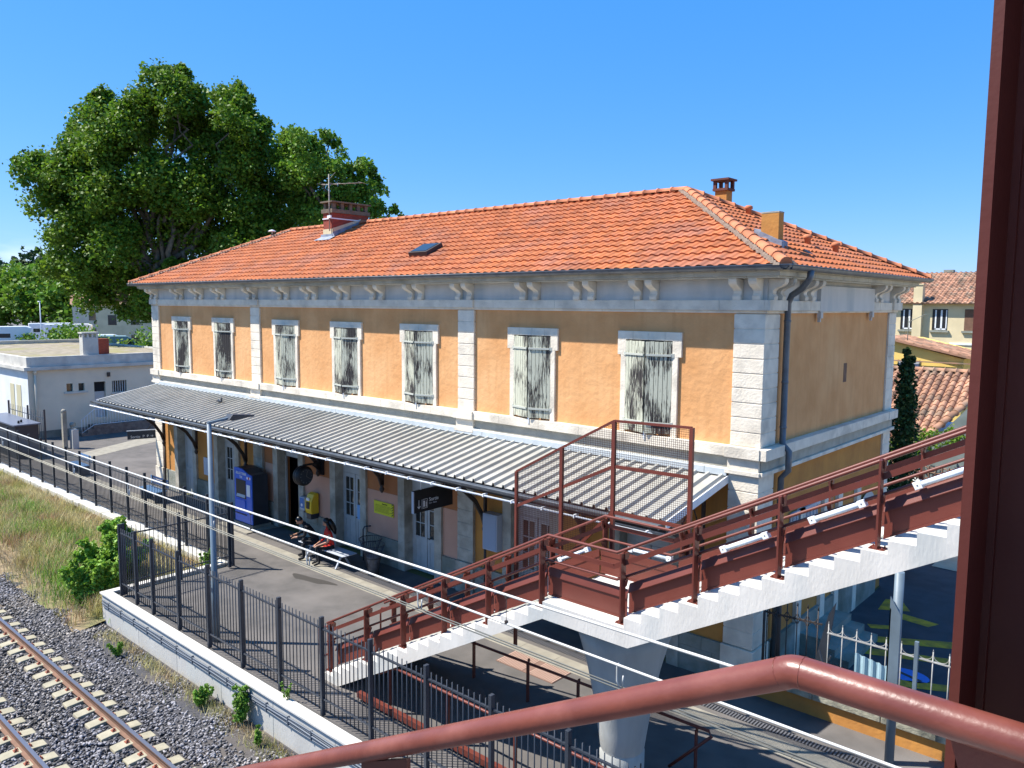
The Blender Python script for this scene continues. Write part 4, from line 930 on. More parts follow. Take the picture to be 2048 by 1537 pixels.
for i in range(3):
    mb = MB(); (xa, za), (xb, zb2) = TOPS[i], TOPS[i + 1]; ba, bb = BOTS[i][1], BOTS[i + 1][1]; xx = xa + .04
    while xx < xb - .03:
        t = (xx - xa) / (xb - xa); mb.box(xx - .0024, xx + .0024, my - .0017, my + .0017, ba + (bb - ba) * t, za + (zb2 - za) * t); xx += .036
    z = min(ba, bb)
    while z < max(za, zb2):
        lo_x, hi_x = xa, xb
        if zb2 != za and z > min(za, zb2): lo_x = xa + (z - za) / (zb2 - za) * (xb - xa)
        if bb != ba and z < max(ba, bb): hi_x = xa + (z - ba) / (bb - ba) * (xb - xa)
        if hi_x > lo_x: mb.box(lo_x, hi_x, my - .0035, my - .0005, z - .0024, z + .0024)
        z += .036
    mb.build('wire_mesh', M('mesh_paint', (.06, .02, .016), None, rough=.8, spec=.1), ms)

# guard rails round the space under the stair
def guard(label, pts_, posts, group, beam=None):
    t = T('guard_rail', label, 'guard rail', (posts[0][0], posts[0][1], 0), 0, group)
    mb = MB(); mb.tube(pts_, .026, 10); mb.build('rail', redp, t)
    for x, y, z in posts:
        mb = MB(); mb.box(x - .012, x + .012, y - .035, y + .035, 0, z); mb.prism([(0, 0), (.05, .05), (.05, .1), (0, .1)], (x - .012, y, z - .05), (0, 1, 0), (0, 0, 1), (1, 0, 0), .024); mb.build('post', redp, t)
    if beam: mb = MB(); mb.bar(*beam, .10, .11); mb.build('kick_beam', redp, t)
guard('red guard rail with a thick kick beam just behind the dark fence', [(-4.95, -5.38, .66), (-4.45, -5.38, .93), (6, -5.38, .93)], [(x, -5.38, .9) for x in (-4.62, -3.05, -1.5, .1, 1.7, 3.3)], 'guard rails under the stair', ((-5.45, -5.46, .12), (6, -5.46, .12)))
guard('dark guard rail in the stair shadow beside the ribbed floor plate', [(-5.9, -3.32, .40), (-5.4, -3.32, .72), (.8, -3.32, .86), (.86, -3.34, .80), (.2, -3.5, .1)], [(x, -3.32, .8) for x in (-4.45, -3.0, -1.8, .58)], 'guard rails under the stair')
gh = T('end_handrail', 'short bent red handrail standing on the platform at the stair foot', 'handrail', (-7, -3.6, 0)); mb = MB(); mb.tube([(-6.6, -3.6, 1.0), (-7.05, -3.6, .86), (-7.1, -3.6, .8), (-7.1, -3.6, .3), (-7.05, -3.6, .26), (-6.6, -3.6, .48)], .02, 8); mb.build('tube', redp, gh)
gh = T('end_handrail', 'short bent red handrail at the stair foot behind the dark fence', 'handrail', (-7, -5.2, 0)); mb = MB(); mb.tube([(-6.65, -5.2, 1.05), (-7.05, -5.2, .92), (-7.1, -5.2, .86), (-7.1, -5.2, .32), (-7.05, -5.2, .27), (-6.65, -5.2, .5)], .022, 8); mb.build('tube', redp, gh)
# ribbed floor plates by the stair
fp = T('ribbed_floor_plate', 'pinkish ribbed metal floor plate let into the asphalt by the stair', 'floor plate', (-3.9, -2.05, 0))
mb = MB(); mb.box(-4.65, -3.1, -2.45, -1.82, .001, .012); mb.build('plate', M('plate_base', (.20, .12, .09), None), fp)
mb = MB()
for k in range(30): 
    x = -4.62 + k * .051
    if 14 <= k <= 16: continue
    mb.box(x, x + .026, -2.43, -1.84, .012, .022)
mb.build('ribs', M('plate_rib', (.48, .32, .25), None), fp)
# drain channel grating along the canopy shadow
dg_ = T('drain_channel', 'dark slotted drain channel running along the platform', 'drain', (-5, -1.1, 0)); mb = MB(); mb.box(-14, 12, -1.18, -1.0, .001, .004); mb.build('channel', black, dg_)
mb = MB()
for k in range(430): mb.box(-14 + k * .06, -14 + k * .06 + .028, -1.18, -1.0, .004, .010)
mb.build('grating', M('grate_iron', (.12, .12, .13), None, rough=.6), dg_)
mb = MB(); n = mb.pts([(-11.75 + .75 * math.cos(a) * (1 + .25 * math.sin(3 * a)), -2.25 + .20 * math.sin(a) * (1 + .3 * math.cos(2 * a)) + .15 * math.cos(a), .003) for a in [2 * math.pi * k / 30 for k in range(30)]]); mb.face(*range(n, n + 30)); tag(mb.build('damp_patch', M('damp_asphalt', (.05, .045, .04), None, rough=.6)), kind='structure')

# ================================================================= TRACKSIDE WALL + FENCES
wl = T('retaining_wall', 'pale concrete retaining wall beside the ballast, below the dark fence', 'wall', (-5, -6.5, 0))
mb = MB(); x = -14.6
while x < 12: mb.box(x, x + 1.99, -6.62, -6.42, -.75, .05); x += 2.0
mb.box(-14.78, -14.602, -6.62, -3.3, -.75, .05)
mb.build('panels', concrete, wl, bevel=.006)
mb = MB(); mb.box(-14.80, 12, -6.67, -6.42, .052, .10); mb.box(-14.80, -14.58, -6.419, -3.3, .052, .10); mb.build('coping', concrete_w, wl, bevel=.006)
mb = MB()
for k, (dz, r) in enumerate(((-.10, .016), (-.135, .012), (-.17, .018), (-.205, .010), (-.235, .012))):
    mb.tube([(x, -6.64 - r * .6, dz + .012 * math.sin(x * 2.1 + k)) for x in np.arange(-14.7, 11, .35)], r, 6)
for x in np.arange(-14.3, 11, .75): mb.box(x, x + .02, -6.67, -6.62, -.26, -.07)
mb.build('cable_run', M('cable_grey', (.12, .14, .17), None, rough=.5), wl)
mb = MB(); mb.box(-14.45, 12, -6.42, -6.3, .0, .03); mb.build('gravel_strip', M('kerb_tar', (.08, .075, .07), None), wl)

def fence(name, label, pts_, z0, post_top, bars_top, r_lo, r_hi, group, sp=.117, bar=.010, post=.04):
    f = T(name, label, 'fence', (pts_[0][0], pts_[0][1], z0), 0, group)
    for p in pts_: 
        mb = MB(); mb.box(p[0] - post * .75, p[0] + post * .75, p[1] - post, p[1] + post, z0, post_top); mb.build('post', anthra, f, bevel=.004)
    for a, b in zip(pts_[:-1], pts_[1:]):
        a = Vector((*a, 0)); b = Vector((*b, 0)); d = b - a; n = max(1, int(round(d.length / sp))); mb = MB(); X = d.normalized()
        for k in range(1, n):
            p = a + d * (k / n); mb.tube([(p.x, p.y, z0 + .10), (p.x, p.y, bars_top + random.uniform(-.004, .004))], bar, 6)
        for z in (r_lo, r_hi):
            mb.bar(a + Vector((0, 0, z)) + X * post, b + Vector((0, 0, z)) - X * post, .035, .028)
        mb.build('panel', anthra, f)
    return f
xs1 = [-14.31, -13.38, -12.45, -11.09] + [-9.68 + 1.42 * k for k in range(14)]
fence('bar_fence', 'dark grey vertical bar fence along the retaining wall nearest the rails', [(x, -6.30) for x in xs1], .03, 1.92, 1.83, .36, 1.70, 'dark bar fences')
fence('bar_fence', 'short return of dark bar fence crossing from the wall corner to the kerb wall', [(-14.31, -6.22), (-14.31, -4.75), (-14.31, -3.3)], .03, 1.92, 1.83, .36, 1.62, 'dark bar fences', bar=.009)
fence('bar_fence', 'long dark bar fence standing on the white stone kerb wall by the verge', [(-14.22 - 1.42 * k, -3.25) for k in range(22)], .08, 1.95, 1.83, .33, 1.68, 'dark bar fences')
kb = T('kerb_wall', 'low white-topped stone kerb wall under the long fence', 'wall', (-25, -3.4, 0)); mb = MB(); x = -60.
while x < -14.62:
    w = random.uniform(.55, 1.25); w = min(w, -14.6 - x)
    mb.box(x, x + w - .01, -3.50 - random.uniform(0, .05), -3.1, -.10 - random.uniform(0, .03), .075 + random.uniform(-.012, .012)); x += w
mb.build('coping_stones', M('limewashed_stone', (.62, .60, .54), (.46, .44, .38), 4, .95, .6, 15), kb, bevel=.02)
mb = MB(); mb.box(-60, -14.62, -3.40, -3.1, -.72, -.08); mb.build('base', stone_old, kb)

# lamp post with LED head by the fence
lp = T('lamp_post', 'slim blue-grey lamp post with a flat dark head above the canopy', 'lamp post', (-9.95, -6.0, 0))
mb = MB(); mb.tube([(-9.95, -6., 0), (-9.95, -6., 1.4), (-9.95, -6., 1.42), (-9.98, -6., 4.95)], [.085, .08, .07, .05], 14)
mb.build('pole', bluegrey, lp); mb = MB(); mb.bar((-9.98, -6.03, 4.97), (-9.98, -5.45, 5.04), .06, .05); mb.build('arm', bluegrey, lp)
mb = MB(); mb.prism([(-5.6, 5.0), (-5.5, 4.98), (-4.98, 5.03), (-4.95, 5.06), (-5.5, 5.12)], (-10.1, 0, 0), (0, 1, 0), (0, 0, 1), (1, 0, 0), .24); mb.build('lamp_head', anthra, lp, bevel=.01)

# blue-grey post on the right by the low wall
rp = T('lamp_post', 'pale blue-grey square post with a bolted sleeve by the low orange wall', 'lamp post', (2.8, -.78, 0))
mb = MB(); mb.tube([(2.8, -.78, 0), (2.8, -.78, 3.3)], .075, 14); mb.build('pole', bluegrey, rp)
mb = MB(); mb.prism([(-.085, 0), (.085, 0), (.085, 1.62), (-.085, 1.9)], (2.8, -.88, 1.0), (1, 0, 0), (0, 0, 1), (0, -1, 0), .03); mb.box(2.715, 2.735, -.91, -.7, 1.0, 2.7); mb.build('sleeve', bluegrey, rp)
mb = MB(); mb.tube([(2.8 + .1 * math.cos(a), -.8 + .11 * math.sin(a), 1.05) for a in [2 * math.pi * k / 14 for k in range(15)]], .012, 6, cap=False); mb.build('strap', whitem, rp)

# low orange wall with coping + spiked fence + gate
lw = T('low_wall', 'low orange rendered wall with a mossy stone coping under the spiked white fence', 'wall', (2, 0, 0))
mb = MB(); mb.box(.06, 14, -.12, .12, 0, .34); mb.build('render', stucco_low, lw)
mb = MB(); x = .06
while x < 14: mb.box(x + .004, x + 1.2, -.2, .22, .34, .52); x += 1.204
mb.build('coping', M('mossy_coping', (.38, .36, .27), (.20, .19, .15), 5, .95, .8, 18, c3=(.10, .10, .08), scale3=2.5), lw, bevel=.015)
sf = T('spiked_fence', 'white painted iron fence with small spikes on the low orange wall', 'fence', (1.45, .0, .5))
for z in (1.62, .62): MB().bar((1.42, 0, z), (14, 0, z), .03, .022).build('rail', M('dull_white', (.42, .42, .40), (.30, .29, .27), 6, .7), sf)
mb = MB(); x = 1.44
while x < 8:
    mb.tube([(x, 0, .52), (x, 0, 1.80)], .010, 6); mb.tube([(x, 0, 1.80), (x, 0, 1.84)], .010, 6, r2=.002)
    if x < 7.8: mb.tube([(x + .125 - .115 * math.cos(t), 0, 1.73 - .095 * math.sin(t)) for t in [math.pi * k / 8 for k in range(9)]], .005, 5, cap=False)
    x += .25
mb.build('bars', MATS['dull_white'], sf)
for x in (2.93, 5.6): MB().box(x - .03, x + .03, -.03, .03, .52, 1.9).build('post', bluegrey, sf)
bp_ = T('corrugated_panel', 'pale blue corrugated metal sheet tied to the spiked fence', 'panel', (2.1, -.06, .9)); mb = MB(); prev = None
for k in range(17):
    x = 1.95 + k * .035; y = -.06 + (.02 if (k // 2) % 2 else -.02); z1 = 1.42 + .02 * math.sin(k * 1.7) - .006 * k; n = mb.pts([(x, y, .6), (x, y, z1)])
    if prev is not None: mb.face(prev, n, n + 1, prev + 1)
    prev = n
o = mb.build('sheet', M('blue_sheet', (.36, .50, .56), (.28, .42, .48), 5, .5), bp_); o.modifiers.new('t', 'SOLIDIFY').thickness = .004
ig = T('iron_gate', 'dark wrought iron gate panel between station corner and leaning metal plate', 'gate', (.7, .2, 0)); mb = MB()
for k in range(6):
    x = .22 + k * .19; y = .1 + k * .02; mb.tube([(x, y, .05), (x, y, 1.92)], .012, 6); mb.tube([(x, y, 1.92), (x, y, 2.0)], .018, 6, r2=.002)
    if k < 5:
        for s in (0, math.pi): mb.tube([(x + .095 + .08 * math.cos(t + s), y + .01, 1.66 + (.0 if s else -.0) + .08 * math.sin(t + s) + (.09 if s else -.09)) for t in [math.pi * j / 8 for j in range(9)]], .009, 5, cap=False)
mb.bar((.18, .1, 1.66), (1.25, .21, 1.66), .025, .03); mb.bar((.18, .1, .2), (1.25, .21, .2), .025, .03); mb.build('bars', iron, ig)
MB().tube([(.2, .02, 0), (.2, .02, 2.1)], .028, 8).build('gate_post', iron, ig); MB().tube([(.42, .18, 0), (.42, .18, 2.4)], .05, 10).build('gate_post', iron, ig)
lpz = T('leaning_plate', 'dark pointed metal plate leaning at the end of the white fence', 'plate', (1.3, .3, .5)); mb = MB(); mb.prism([(-.12, 0), (.16, 0), (.36, 1.85), (.24, 1.6)], (1.12, .18, .3), (1, .1, 0), (0, 0, 1), (0, 1, 0), .02)
mb.bar((1.25, .1, .6), (1.5, .0, 1.2), .02, .03); mb.bar((1.25, .1, 1.2), (1.5, .0, .6), .02, .03); mb.build('plate', anthra, lpz)

# ================================================================= CATENARY
def wirething(name, label, P, r, m, clips=()):
    t = T(name, label, 'overhead wire', (P[0][0], P[0][1], P[0][2]), 0, 'overhead wires'); mb = MB(); mb.tube(P, r, 8); mb.build('cable', m, t); return t
def cat(z0, sag, xc): return [(x, -9.25, z0 + sag * ((x - xc) / 20) ** 2) for x in np.arange(-60, 12.1, 2.)]
w1 = wirething('overhead_wire', 'uppermost thick pale overhead wire crossing the whole view', cat(4.93, .25, -9), .0125, wire)
w2 = wirething('overhead_wire', 'middle pale overhead wire with hooked clamps', cat(4.735, .0, 0), .011, wire)
t = T('overhead_wire', 'lowest dull twin contact wire with hooked clamps', 'overhead wire', (0, -9.25, 4.55), 0, 'overhead wires')
mb = MB(); mb.tube([(-60, -9.27, 4.55), (12, -9.27, 4.55)], .0065, 8); mb.build('wire', wire_b, t); mb = MB(); mb.tube([(-60, -9.23, 4.55), (12, -9.23, 4.55)], .0065, 8); mb.build('wire', wire_b, t)
for k, x in enumerate((-12.6, -8.6, -6.3, -3.6, -1.35, .6, 3.0)):
    mb = MB(); mb.tube([(x, -9.25, 4.75), (x - .02, -9.25, 4.735), (x - .02, -9.25, 4.6), (x + .0, -9.25, 4.56), (x + .035, -9.25, 4.565), (x + .04, -9.25, 4.66)], .007, 6); mb.build('clamp', wire, t)
for x in (-12.0, -2.6, 1.78):
    mb = MB(); mb.tube([(x, -9.25, 4.735), (x, -9.25, 4.93 + .25 * ((x + 9) / 20) ** 2)], .003, 5)
    for z in (4.75, 4.915 + .25 * ((x + 9) / 20) ** 2): mb.box(x - .012, x + .012, -9.262, -9.238, z - .014, z + .014)
    mb.build('dropper', iron, w1)

# ================================================================= TRACK
RT = -.50
for y, lab in ((-8.52, 'steel rail on the side nearer the platform'), (-10.02, 'steel rail on the side away from the platform')):
    t = T('rail', lab, 'rail', (0, y, RT), 0, 'rails of the railway track'); pr_ = [(-.075, -.172), (.075, -.172), (.075, -.16), (.012, -.14), (.009, -.05), (.033, -.035), (.036, -.008), (-.036, -.008), (-.033, -.035), (-.009, -.05), (-.012, -.14), (-.075, -.16)]
    mb = MB()
    k = len(pr_); r0 = mb.pts([(-80, y + a, RT + b) for a, b in pr_]); r1 = mb.pts([(20, y + a, RT + b) for a, b in pr_])
    for i in range(k): j = (i + 1) % k; mb.face(r0 + i, r0 + j, r1 + j, r1 + i)
    mb.build('rail_body', rust, t); mb = MB(); mb.box(-80, 20, y - .034, y + .034, RT - .008, RT); mb.build('rail_head', railtop, t)
sl = T('sleeper', 'twin-block concrete sleeper', 'sleeper', (-16.18, -9.27, -.68), 0, 'concrete sleepers under the rails')
x = -16.18
for yc in (-8.52, -10.02):
    mb = MB(); P = [(-.40, -.12), (.40, -.12), (.38, -.02), (.12, .0), (-.12, .0), (-.38, -.02)]
    mb.prism([(a * 1., b) for a, b in P], (x - .13, yc, -.65), (0, 1, 0), (0, 0, 1), (1, 0, 0), .26); mb.build('block', sleeperm, sl, bevel=.015)
mb = MB(); mb.box(x - .03, x + .03, -9.7, -8.9, -.80, -.74); mb.build('tie_bar', clip, sl)
for yc in (-8.52, -10.02):
    mb = MB()
    for s in (-1, 1): mb.box(x - .05, x + .05, yc + s * .08, yc + s * .15, -.665, -.635); mb.tube([(x - .04, yc + s * .07, -.63), (x + .04, yc + s * .14, -.62)], .012, 6); mb.tube([(x, yc + s * .115, -.64), (x, yc + s * .115, -.595)], .014, 6)
    mb.build('fastening', clip, sl)
sl['label'] = 'twin-block concrete sleeper of the track, pale top showing through the ballast'
for k in range(-14, 22):
    if k: dup(sl, (-16.18 + .6 * k, -9.27 + random.uniform(-.01, .01), -.68))

# ballast: loose stones as one mass
def rocks(name, N, xr, yfun, size, zf, mat, kind='stuff'):
    base = np.array([(0, 0, 1), (.95, 0, .25), (.3, .9, .2), (-.8, .55, .1), (-.75, -.6, .25), (.35, -.9, .1), (.2, .1, -.9)]); F = np.array([(0, 1, 2), (0, 2, 3), (0, 3, 4), (0, 4, 5), (0, 5, 1), (6, 2, 1), (6, 3, 2), (6, 4, 3), (6, 5, 4), (6, 1, 5)])
    xs_ = RNG.uniform(xr[0], xr[1], N); ys_ = np.array([yfun(x, RNG.random()) for x in xs_]); s = RNG.uniform(.55, 1.25, N) * size
    V = base[None] * (1 + RNG.uniform(-.35, .35, (N, 7, 3))); ang = RNG.uniform(0, 6.283, N); c, q = np.cos(ang), np.sin(ang)
    V = V * np.stack([np.ones(N), RNG.uniform(.55, .9, N), RNG.uniform(.45, .8, N)], 1)[:, None, :] * s[:, None, None]
    tl = RNG.uniform(-.7, .7, N); V = np.stack([V[..., 0] * np.cos(tl)[:, None] - V[..., 2] * np.sin(tl)[:, None], V[..., 1], V[..., 0] * np.sin(tl)[:, None] + V[..., 2] * np.cos(tl)[:, None]], -1)
    V = np.stack([V[..., 0] * c[:, None] - V[..., 1] * q[:, None], V[..., 0] * q[:, None] + V[..., 1] * c[:, None], V[..., 2]], -1)
    V += np.stack([xs_, ys_, np.array([zf(a, b) for a, b in zip(xs_, ys_)]) + RNG.uniform(-.015, .02, N)], 1)[:, None, :]
    me = bpy.data.meshes.new(name); nf = N * 10
    me.vertices.add(N * 7); me.vertices.foreach_set('co', V.reshape(-1)); FI = (F[None] + (np.arange(N) * 7)[:, None, None]).reshape(-1)
    me.loops.add(nf * 3); me.loops.foreach_set('vertex_index', FI.astype(np.int32)); me.polygons.add(nf); me.polygons.foreach_set('loop_start', np.arange(0, nf * 3, 3, dtype=np.int32)); me.polygons.foreach_set('loop_total', np.full(nf, 3, dtype=np.int32))
    me.materials.append(mat); at = me.attributes.new('var', 'FLOAT', 'FACE'); at.data.foreach_set('value', np.repeat(RNG.random(N) ** 1.4, 10)); me.update(calc_edges=True); me.validate()
    o = bpy.data.objects.new(name, me); COL.objects.link(o); return tag(o, kind=kind)
def bz(x, y):
    if -16.18 - 40 < x and abs(((x + 16.18 + .3) % .6) - .3) < .17 and (abs(y + 8.52) < .43 or abs(y + 10.02) < .43): return -.80
    z = -.72
    if y < -7.9: z = -.69
    if abs(y + 8.52) < .12 or abs(y + 10.02) < .12: z = -.76
    if y > -7.3: z = -.74 + .04 * math.sin(x * 3)
    return z
def by(x, r):
    top = -6.7 if x > -14.7 else -6.2
    return top - (top + 13.0) * 0 - r * (5.2 if x > -12 else 5.6)
o = rocks('ballast', 52000, (-24, 1), by, .043, bz, rockm); o['label'] = 'grey crushed stone ballast around the rails'
o = rocks('ballast_far', 9000, (-60, -24), lambda x, r: -6.4 - r * 5, .05, bz, rockm); o['label'] = 'grey crushed stone ballast farther along the track'

# vegetation of the verge
def blades(N, place, h, w, lean=.5, name='x', mat=None, clump=None):
    P = np.array([place() for _ in range(N)]); H = RNG.uniform(h[0], h[1], N); A = RNG.uniform(0, 6.283, N); Ln = RNG.uniform(.05, lean, N) * H; Wd = RNG.uniform(w[0], w[1], N)
    dx, dy = np.cos(A) * Ln, np.sin(A) * Ln; px, py = -np.sin(A) * Wd, np.cos(A) * Wd
    a = P + np.stack([px, py, 0 * px], 1); b = P - np.stack([px, py, 0 * px], 1); m1 = P + np.stack([dx * .4 + px * .8, dy * .4 + py * .8, H * .6], 1); m2 = P + np.stack([dx * .4 - px * .8, dy * .4 - py * .8, H * .6], 1); tp = P + np.stack([dx, dy, H], 1)
    V = np.stack([a, b, m2, m1, tp], 1).reshape(-1, 3); me = bpy.data.meshes.new(name); me.vertices.add(N * 5); me.vertices.foreach_set('co', V.reshape(-1))
    base = np.arange(N)[:, None] * 5; Q = np.concatenate([base + [0, 1, 2, 3], base + [3, 2, 4]], 1).reshape(-1)
    me.loops.add(N * 7); me.loops.foreach_set('vertex_index', Q.astype(np.int32)); ls = (np.arange(N)[:, None] * 7 + [0, 4]).reshape(-1); lt = np.tile([4, 3], N)
    me.polygons.add(N * 2); me.polygons.foreach_set('loop_start', ls.astype(np.int32)); me.polygons.foreach_set('loop_total', lt.astype(np.int32))
    me.materials.append(mat); at = me.attributes.new('var', 'FLOAT', 'FACE'); at.data.foreach_set('value', np.repeat(RNG.random(N), 2)); me.update(calc_edges=True); me.validate()
    o = bpy.data.objects.new(name, me); COL.objects.link(o); return o
def vp():
    x = -14.9 - abs(RNG.normal(0, 1)) * 0 - RNG.random() ** 1.15 * 34; r = RNG.random(); y = -7.35 + r * 3.8
    d = math.sin(x * 1.3) * .5 + math.sin(x * 3.1 + 1) * .25
    if y < -6.5 + d * .5 and RNG.random() < .8: y = -6.4 + (RNG.random()) * 2.8
    return (x, y, -.70 + .42 * min(1, (y + 7.4) / 3.98 * 1.5) ** 1.2)
o = blades(75000, vp, (.12, .52), (.004, .010), .9, 'verge_grass', strawm); tag(o, 'dry yellow and green grasses on the verge beside the kerb wall', kind='stuff')
def vp2():
    c = PC[RNG.integers(len(PC))]; x = c[0] + RNG.normal(0, .7); y = c[1] + RNG.normal(0, .35); y = min(y, -3.6)
    return (x, y, -.70 + .42 * min(1, max(0, (y + 7.4) / 3.98 * 1.5)) ** 1.2)
PC = [(-21.2, -5.1), (-24, -5.6), (-26.5, -4.9), (-19, -6.0), (-17.2, -6.3), (-29, -5.2), (-33, -4.8), (-38, -4.6)]
o = blades(9000, vp2, (.12, .5), (.006, .014), .7, 'green_weeds', weedm); tag(o, 'fresh green weeds growing through the dry grass', kind='stuff')

# ---- leafy plants built from leaf clumps
def leaves(name, cl_, parent, mat, size, per=1., flat=.35, rnd=.5):
    """cl_: list of (x,y,z,r,n). n leaves spread through each ball, mostly near its surface, in small sprays"""
    Ps, Vs = [], []
    for x, y, z, r, n in cl_:
        n = int(n * per); ns = max(1, n // 7)
        d = RNG.normal(0, 1, (ns, 3)); d /= np.linalg.norm(d, axis=1)[:, None]; rr = r * (RNG.random(ns) ** .28) * RNG.uniform(.72, 1.12, ns)
        c = np.array([x, y, z]) + d * rr[:, None] * np.array([1, 1, .9]); c = np.repeat(c, 7, 0) + RNG.normal(0, 1, (ns * 7, 3)) * min(.5, r * .16)
        Ps.append(c); Vs.append(np.clip(np.repeat(RNG.random(ns), 7) * .6 + RNG.random(ns * 7) * .4, 0, 1)); 
    P = np.concatenate(Ps); va = np.concatenate(Vs); N = len(P)
    nrm = RNG.normal(0, 1, (N, 3)); nrm[:, 2] += .8; nrm /= np.linalg.norm(nrm, axis=1)[:, None]
    t = np.cross(nrm, RNG.normal(0, 1, (N, 3))); t /= np.linalg.norm(t, axis=1)[:, None]; b = np.cross(nrm, t); s = (RNG.uniform(.6, 1.25, N) * size)[:, None]
    V = np.stack([P - t * s * .5, P - b * s * .42 + nrm * s * .08, P + t * s * .55, P + b * s * .42 + nrm * s * .08], 1).reshape(-1, 3)
    me = bpy.data.meshes.new(name); me.vertices.add(N * 4); me.vertices.foreach_set('co', V.reshape(-1)); me.loops.add(N * 4); me.loops.foreach_set('vertex_index', np.arange(N * 4, dtype=np.int32))
    me.polygons.add(N); me.polygons.foreach_set('loop_start', np.arange(0, N * 4, 4, dtype=np.int32)); me.polygons.foreach_set('loop_total', np.full(N, 4, dtype=np.int32))
    me.materials.append(mat); at = me.attributes.new('var', 'FLOAT', 'FACE'); at.data.foreach_set('value', va); me.update(calc_edges=True); me.validate()
    o = bpy.data.objects.new(name, me); COL.objects.link(o); o.parent = parent; WLOC[o.name] = Vector((0, 0, 0)); return o
leaf_s = M('leaf_shrub', (.27, .43, .05), (.19, .35, .035), 1.5, .6, var=.4, trans=.3, hue=.02)
def plant(name, label, cat, x, y, z, h, w, n, size, m=weedm, group=None, cone=False):
    t = T(name, label, cat, (x, y, z), random.random() * 6, group); mb = MB(); cl_ = []
    for k in range(max(3, int(w * 14))):
        a = random.random() * 6.28; rr = random.random() * w * .5; hh = h * random.uniform(.55, 1) * (1 - .3 * rr / w)
        tip = (rr * math.cos(a) * 1.3, rr * math.sin(a) * 1.3, hh); mb.tube([(rr * .2 * math.cos(a), rr * .2 * math.sin(a), 0), (tip[0] * .7, tip[1] * .7, hh * .5), tip], .006, 5, r2=.002)
        for q in range(5): f = .25 + .75 * q / 4; cl_.append((tip[0] * f, tip[1] * f, hh * f, w * .16 * (1.25 - f * .6), n))
    mb.build('stem', weedm, t, local=True); leaves('foliage', cl_, t, m, size); return t
plant('leafy_shrub', 'bright green leafy shrub by the fence corner', 'shrub', -16.6, -5.55, -.45, 1.9, 1.5, 200, .10, leaf_s)
plant('leafy_shrub', 'tall bright green weedy bush leaning over the ballast edge', 'shrub', -16.1, -6.5, -.68, 1.3, 1.25, 170, .09, leaf_s)
plant('leafy_shrub', 'lower bright green growth beside the fence corner post', 'shrub', -15.9, -5.9, -.5, 1.25, 1.2, 150, .09, leaf_s)
plant('weed', 'small upright green weed alone on the ballast', 'weed', -12.38, -7.18, -.7, .42, .36, 70, .04, group='weeds by the retaining wall')
plant('weed', 'bushy weed at the wall foot, left of the tall one', 'weed', -8.8, -6.95, -.7, .36, .55, 80, .04, group='weeds by the retaining wall')
plant('weed', 'tall feathery green weed against the retaining wall', 'weed', -7.5, -6.82, -.7, .85, .60, 110, .042, group='weeds by the retaining wall')
plant('weed', 'small weed in front of the tall feathery one', 'weed', -6.55, -7.0, -.7, .40, .34, 70, .04, group='weeds by the retaining wall')
plant('weed', 'thin weed rooted on top of the retaining wall', 'weed', -6.3, -6.5, .1, .40, .24, 34, .03, group='weeds by the retaining wall')
plant('weed', 'leafy weed at the gap beside the fence end post', 'weed', -14.9, -3.7, -.15, .95, .5, 60, .05, group='weeds by the kerb')
def vp3():
    x = RNG.uniform(-14, 0); return (x, -6.75 - abs(RNG.normal(0, .22)), -.72)
tag(blades(3800, vp3, (.05, .2), (.003, .007), 1.2, 'wall_foot_grass', strawm), 'thin dry grass along the foot of the retaining wall', kind='stuff')

# ================================================================= FOREGROUND: the observer's own stair
FY = -13.15
hr = T('near_handrail', 'thick glossy oxide red tube handrail bending across the foreground', 'handrail', (5.93, FY, 7.02))
A = [(1.5, 4.715), (3.5, 5.762), (5.80, 6.9685)]; arc = [(5.893, 7.017), (5.901, 7.0220), (5.909, 7.0253), (5.917, 7.027), (5.925, 7.0275)]
P = [(x, FY, z) for x, z in A + arc] + [(6.3, FY, 7.0275), (7.5, FY, 7.0275)]
mb = MB(); mb.tube(P, .0255, 40); mb.build('tube', redp_big, hr)
mb = MB()      # weld beads
for i, (x, z, tx, tz) in enumerate(((5.891, 7.0162, .888, .46), (5.926, 7.0275, 1, 0.02))):
    U = Vector((-tz, 0, tx)); V = Vector((0, 1, 0)); c = Vector((x, FY, z)); mb.tube([c + (U * math.cos(a) + V * math.sin(a)) * (.0253 + random.uniform(-.0002, .0002)) + Vector((tx, 0, tz)) * random.uniform(-.0007, .0007) for a in [2 * math.pi * k / 60 for k in range(61)]], .0009, 6, cap=False)
mb.build('weld_bead', redp_big, hr)
mb = MB(); mb.prism([(6.13, 7.0), (7.5, 7.0), (7.5, 6.3), (6.22, 6.3), (6.16, 6.9)], (0, FY + .012, 0), (1, 0, 0), (0, 0, 1), (0, 1, 0), .008); mb.build('side_plate', redp, hr)
mb = MB(); mb.prism([(4.80, 6.42), (4.98, 6.50), (4.98, 5.4), (4.80, 5.4)], (0, FY - .006, 0), (1, 0, 0), (0, 0, 1), (0, 1, 0), .012); mb.build('post', redp, hr)
hc = T('steel_column', 'oxide red steel H-column with shade painted in at the edge of the view', 'column', (6.25, -12.8, 8)); mb = MB()
mb.box(6.088, 6.103, -12.95, -12.65, 5.0, 10.2); mb.box(6.374, 6.390, -12.95, -12.65, 5.0, 10.2); mb.box(6.103, 6.374, -12.806, -12.794, 5.0, 10.2); mb.box(6.103, 6.115, -12.82, -12.806, 5.0, 10.2); mb.build('section', redp_shade, hc)
rc = T('added_shade_roof', 'unseen flat sheet roof added over the walkway to shade the steel column', 'roof', (7.8, -14.5, 10)); MB().box(6.05, 9.6, -17, -12.4, 10.2, 10.3).build('roof_sheet', sheet, rc); MB().box(6.05, 9.6, -12.95, -12.65, 10.0, 10.2).build('beam', redp, rc)  # unseen roof and beam, added to keep sky light off the column
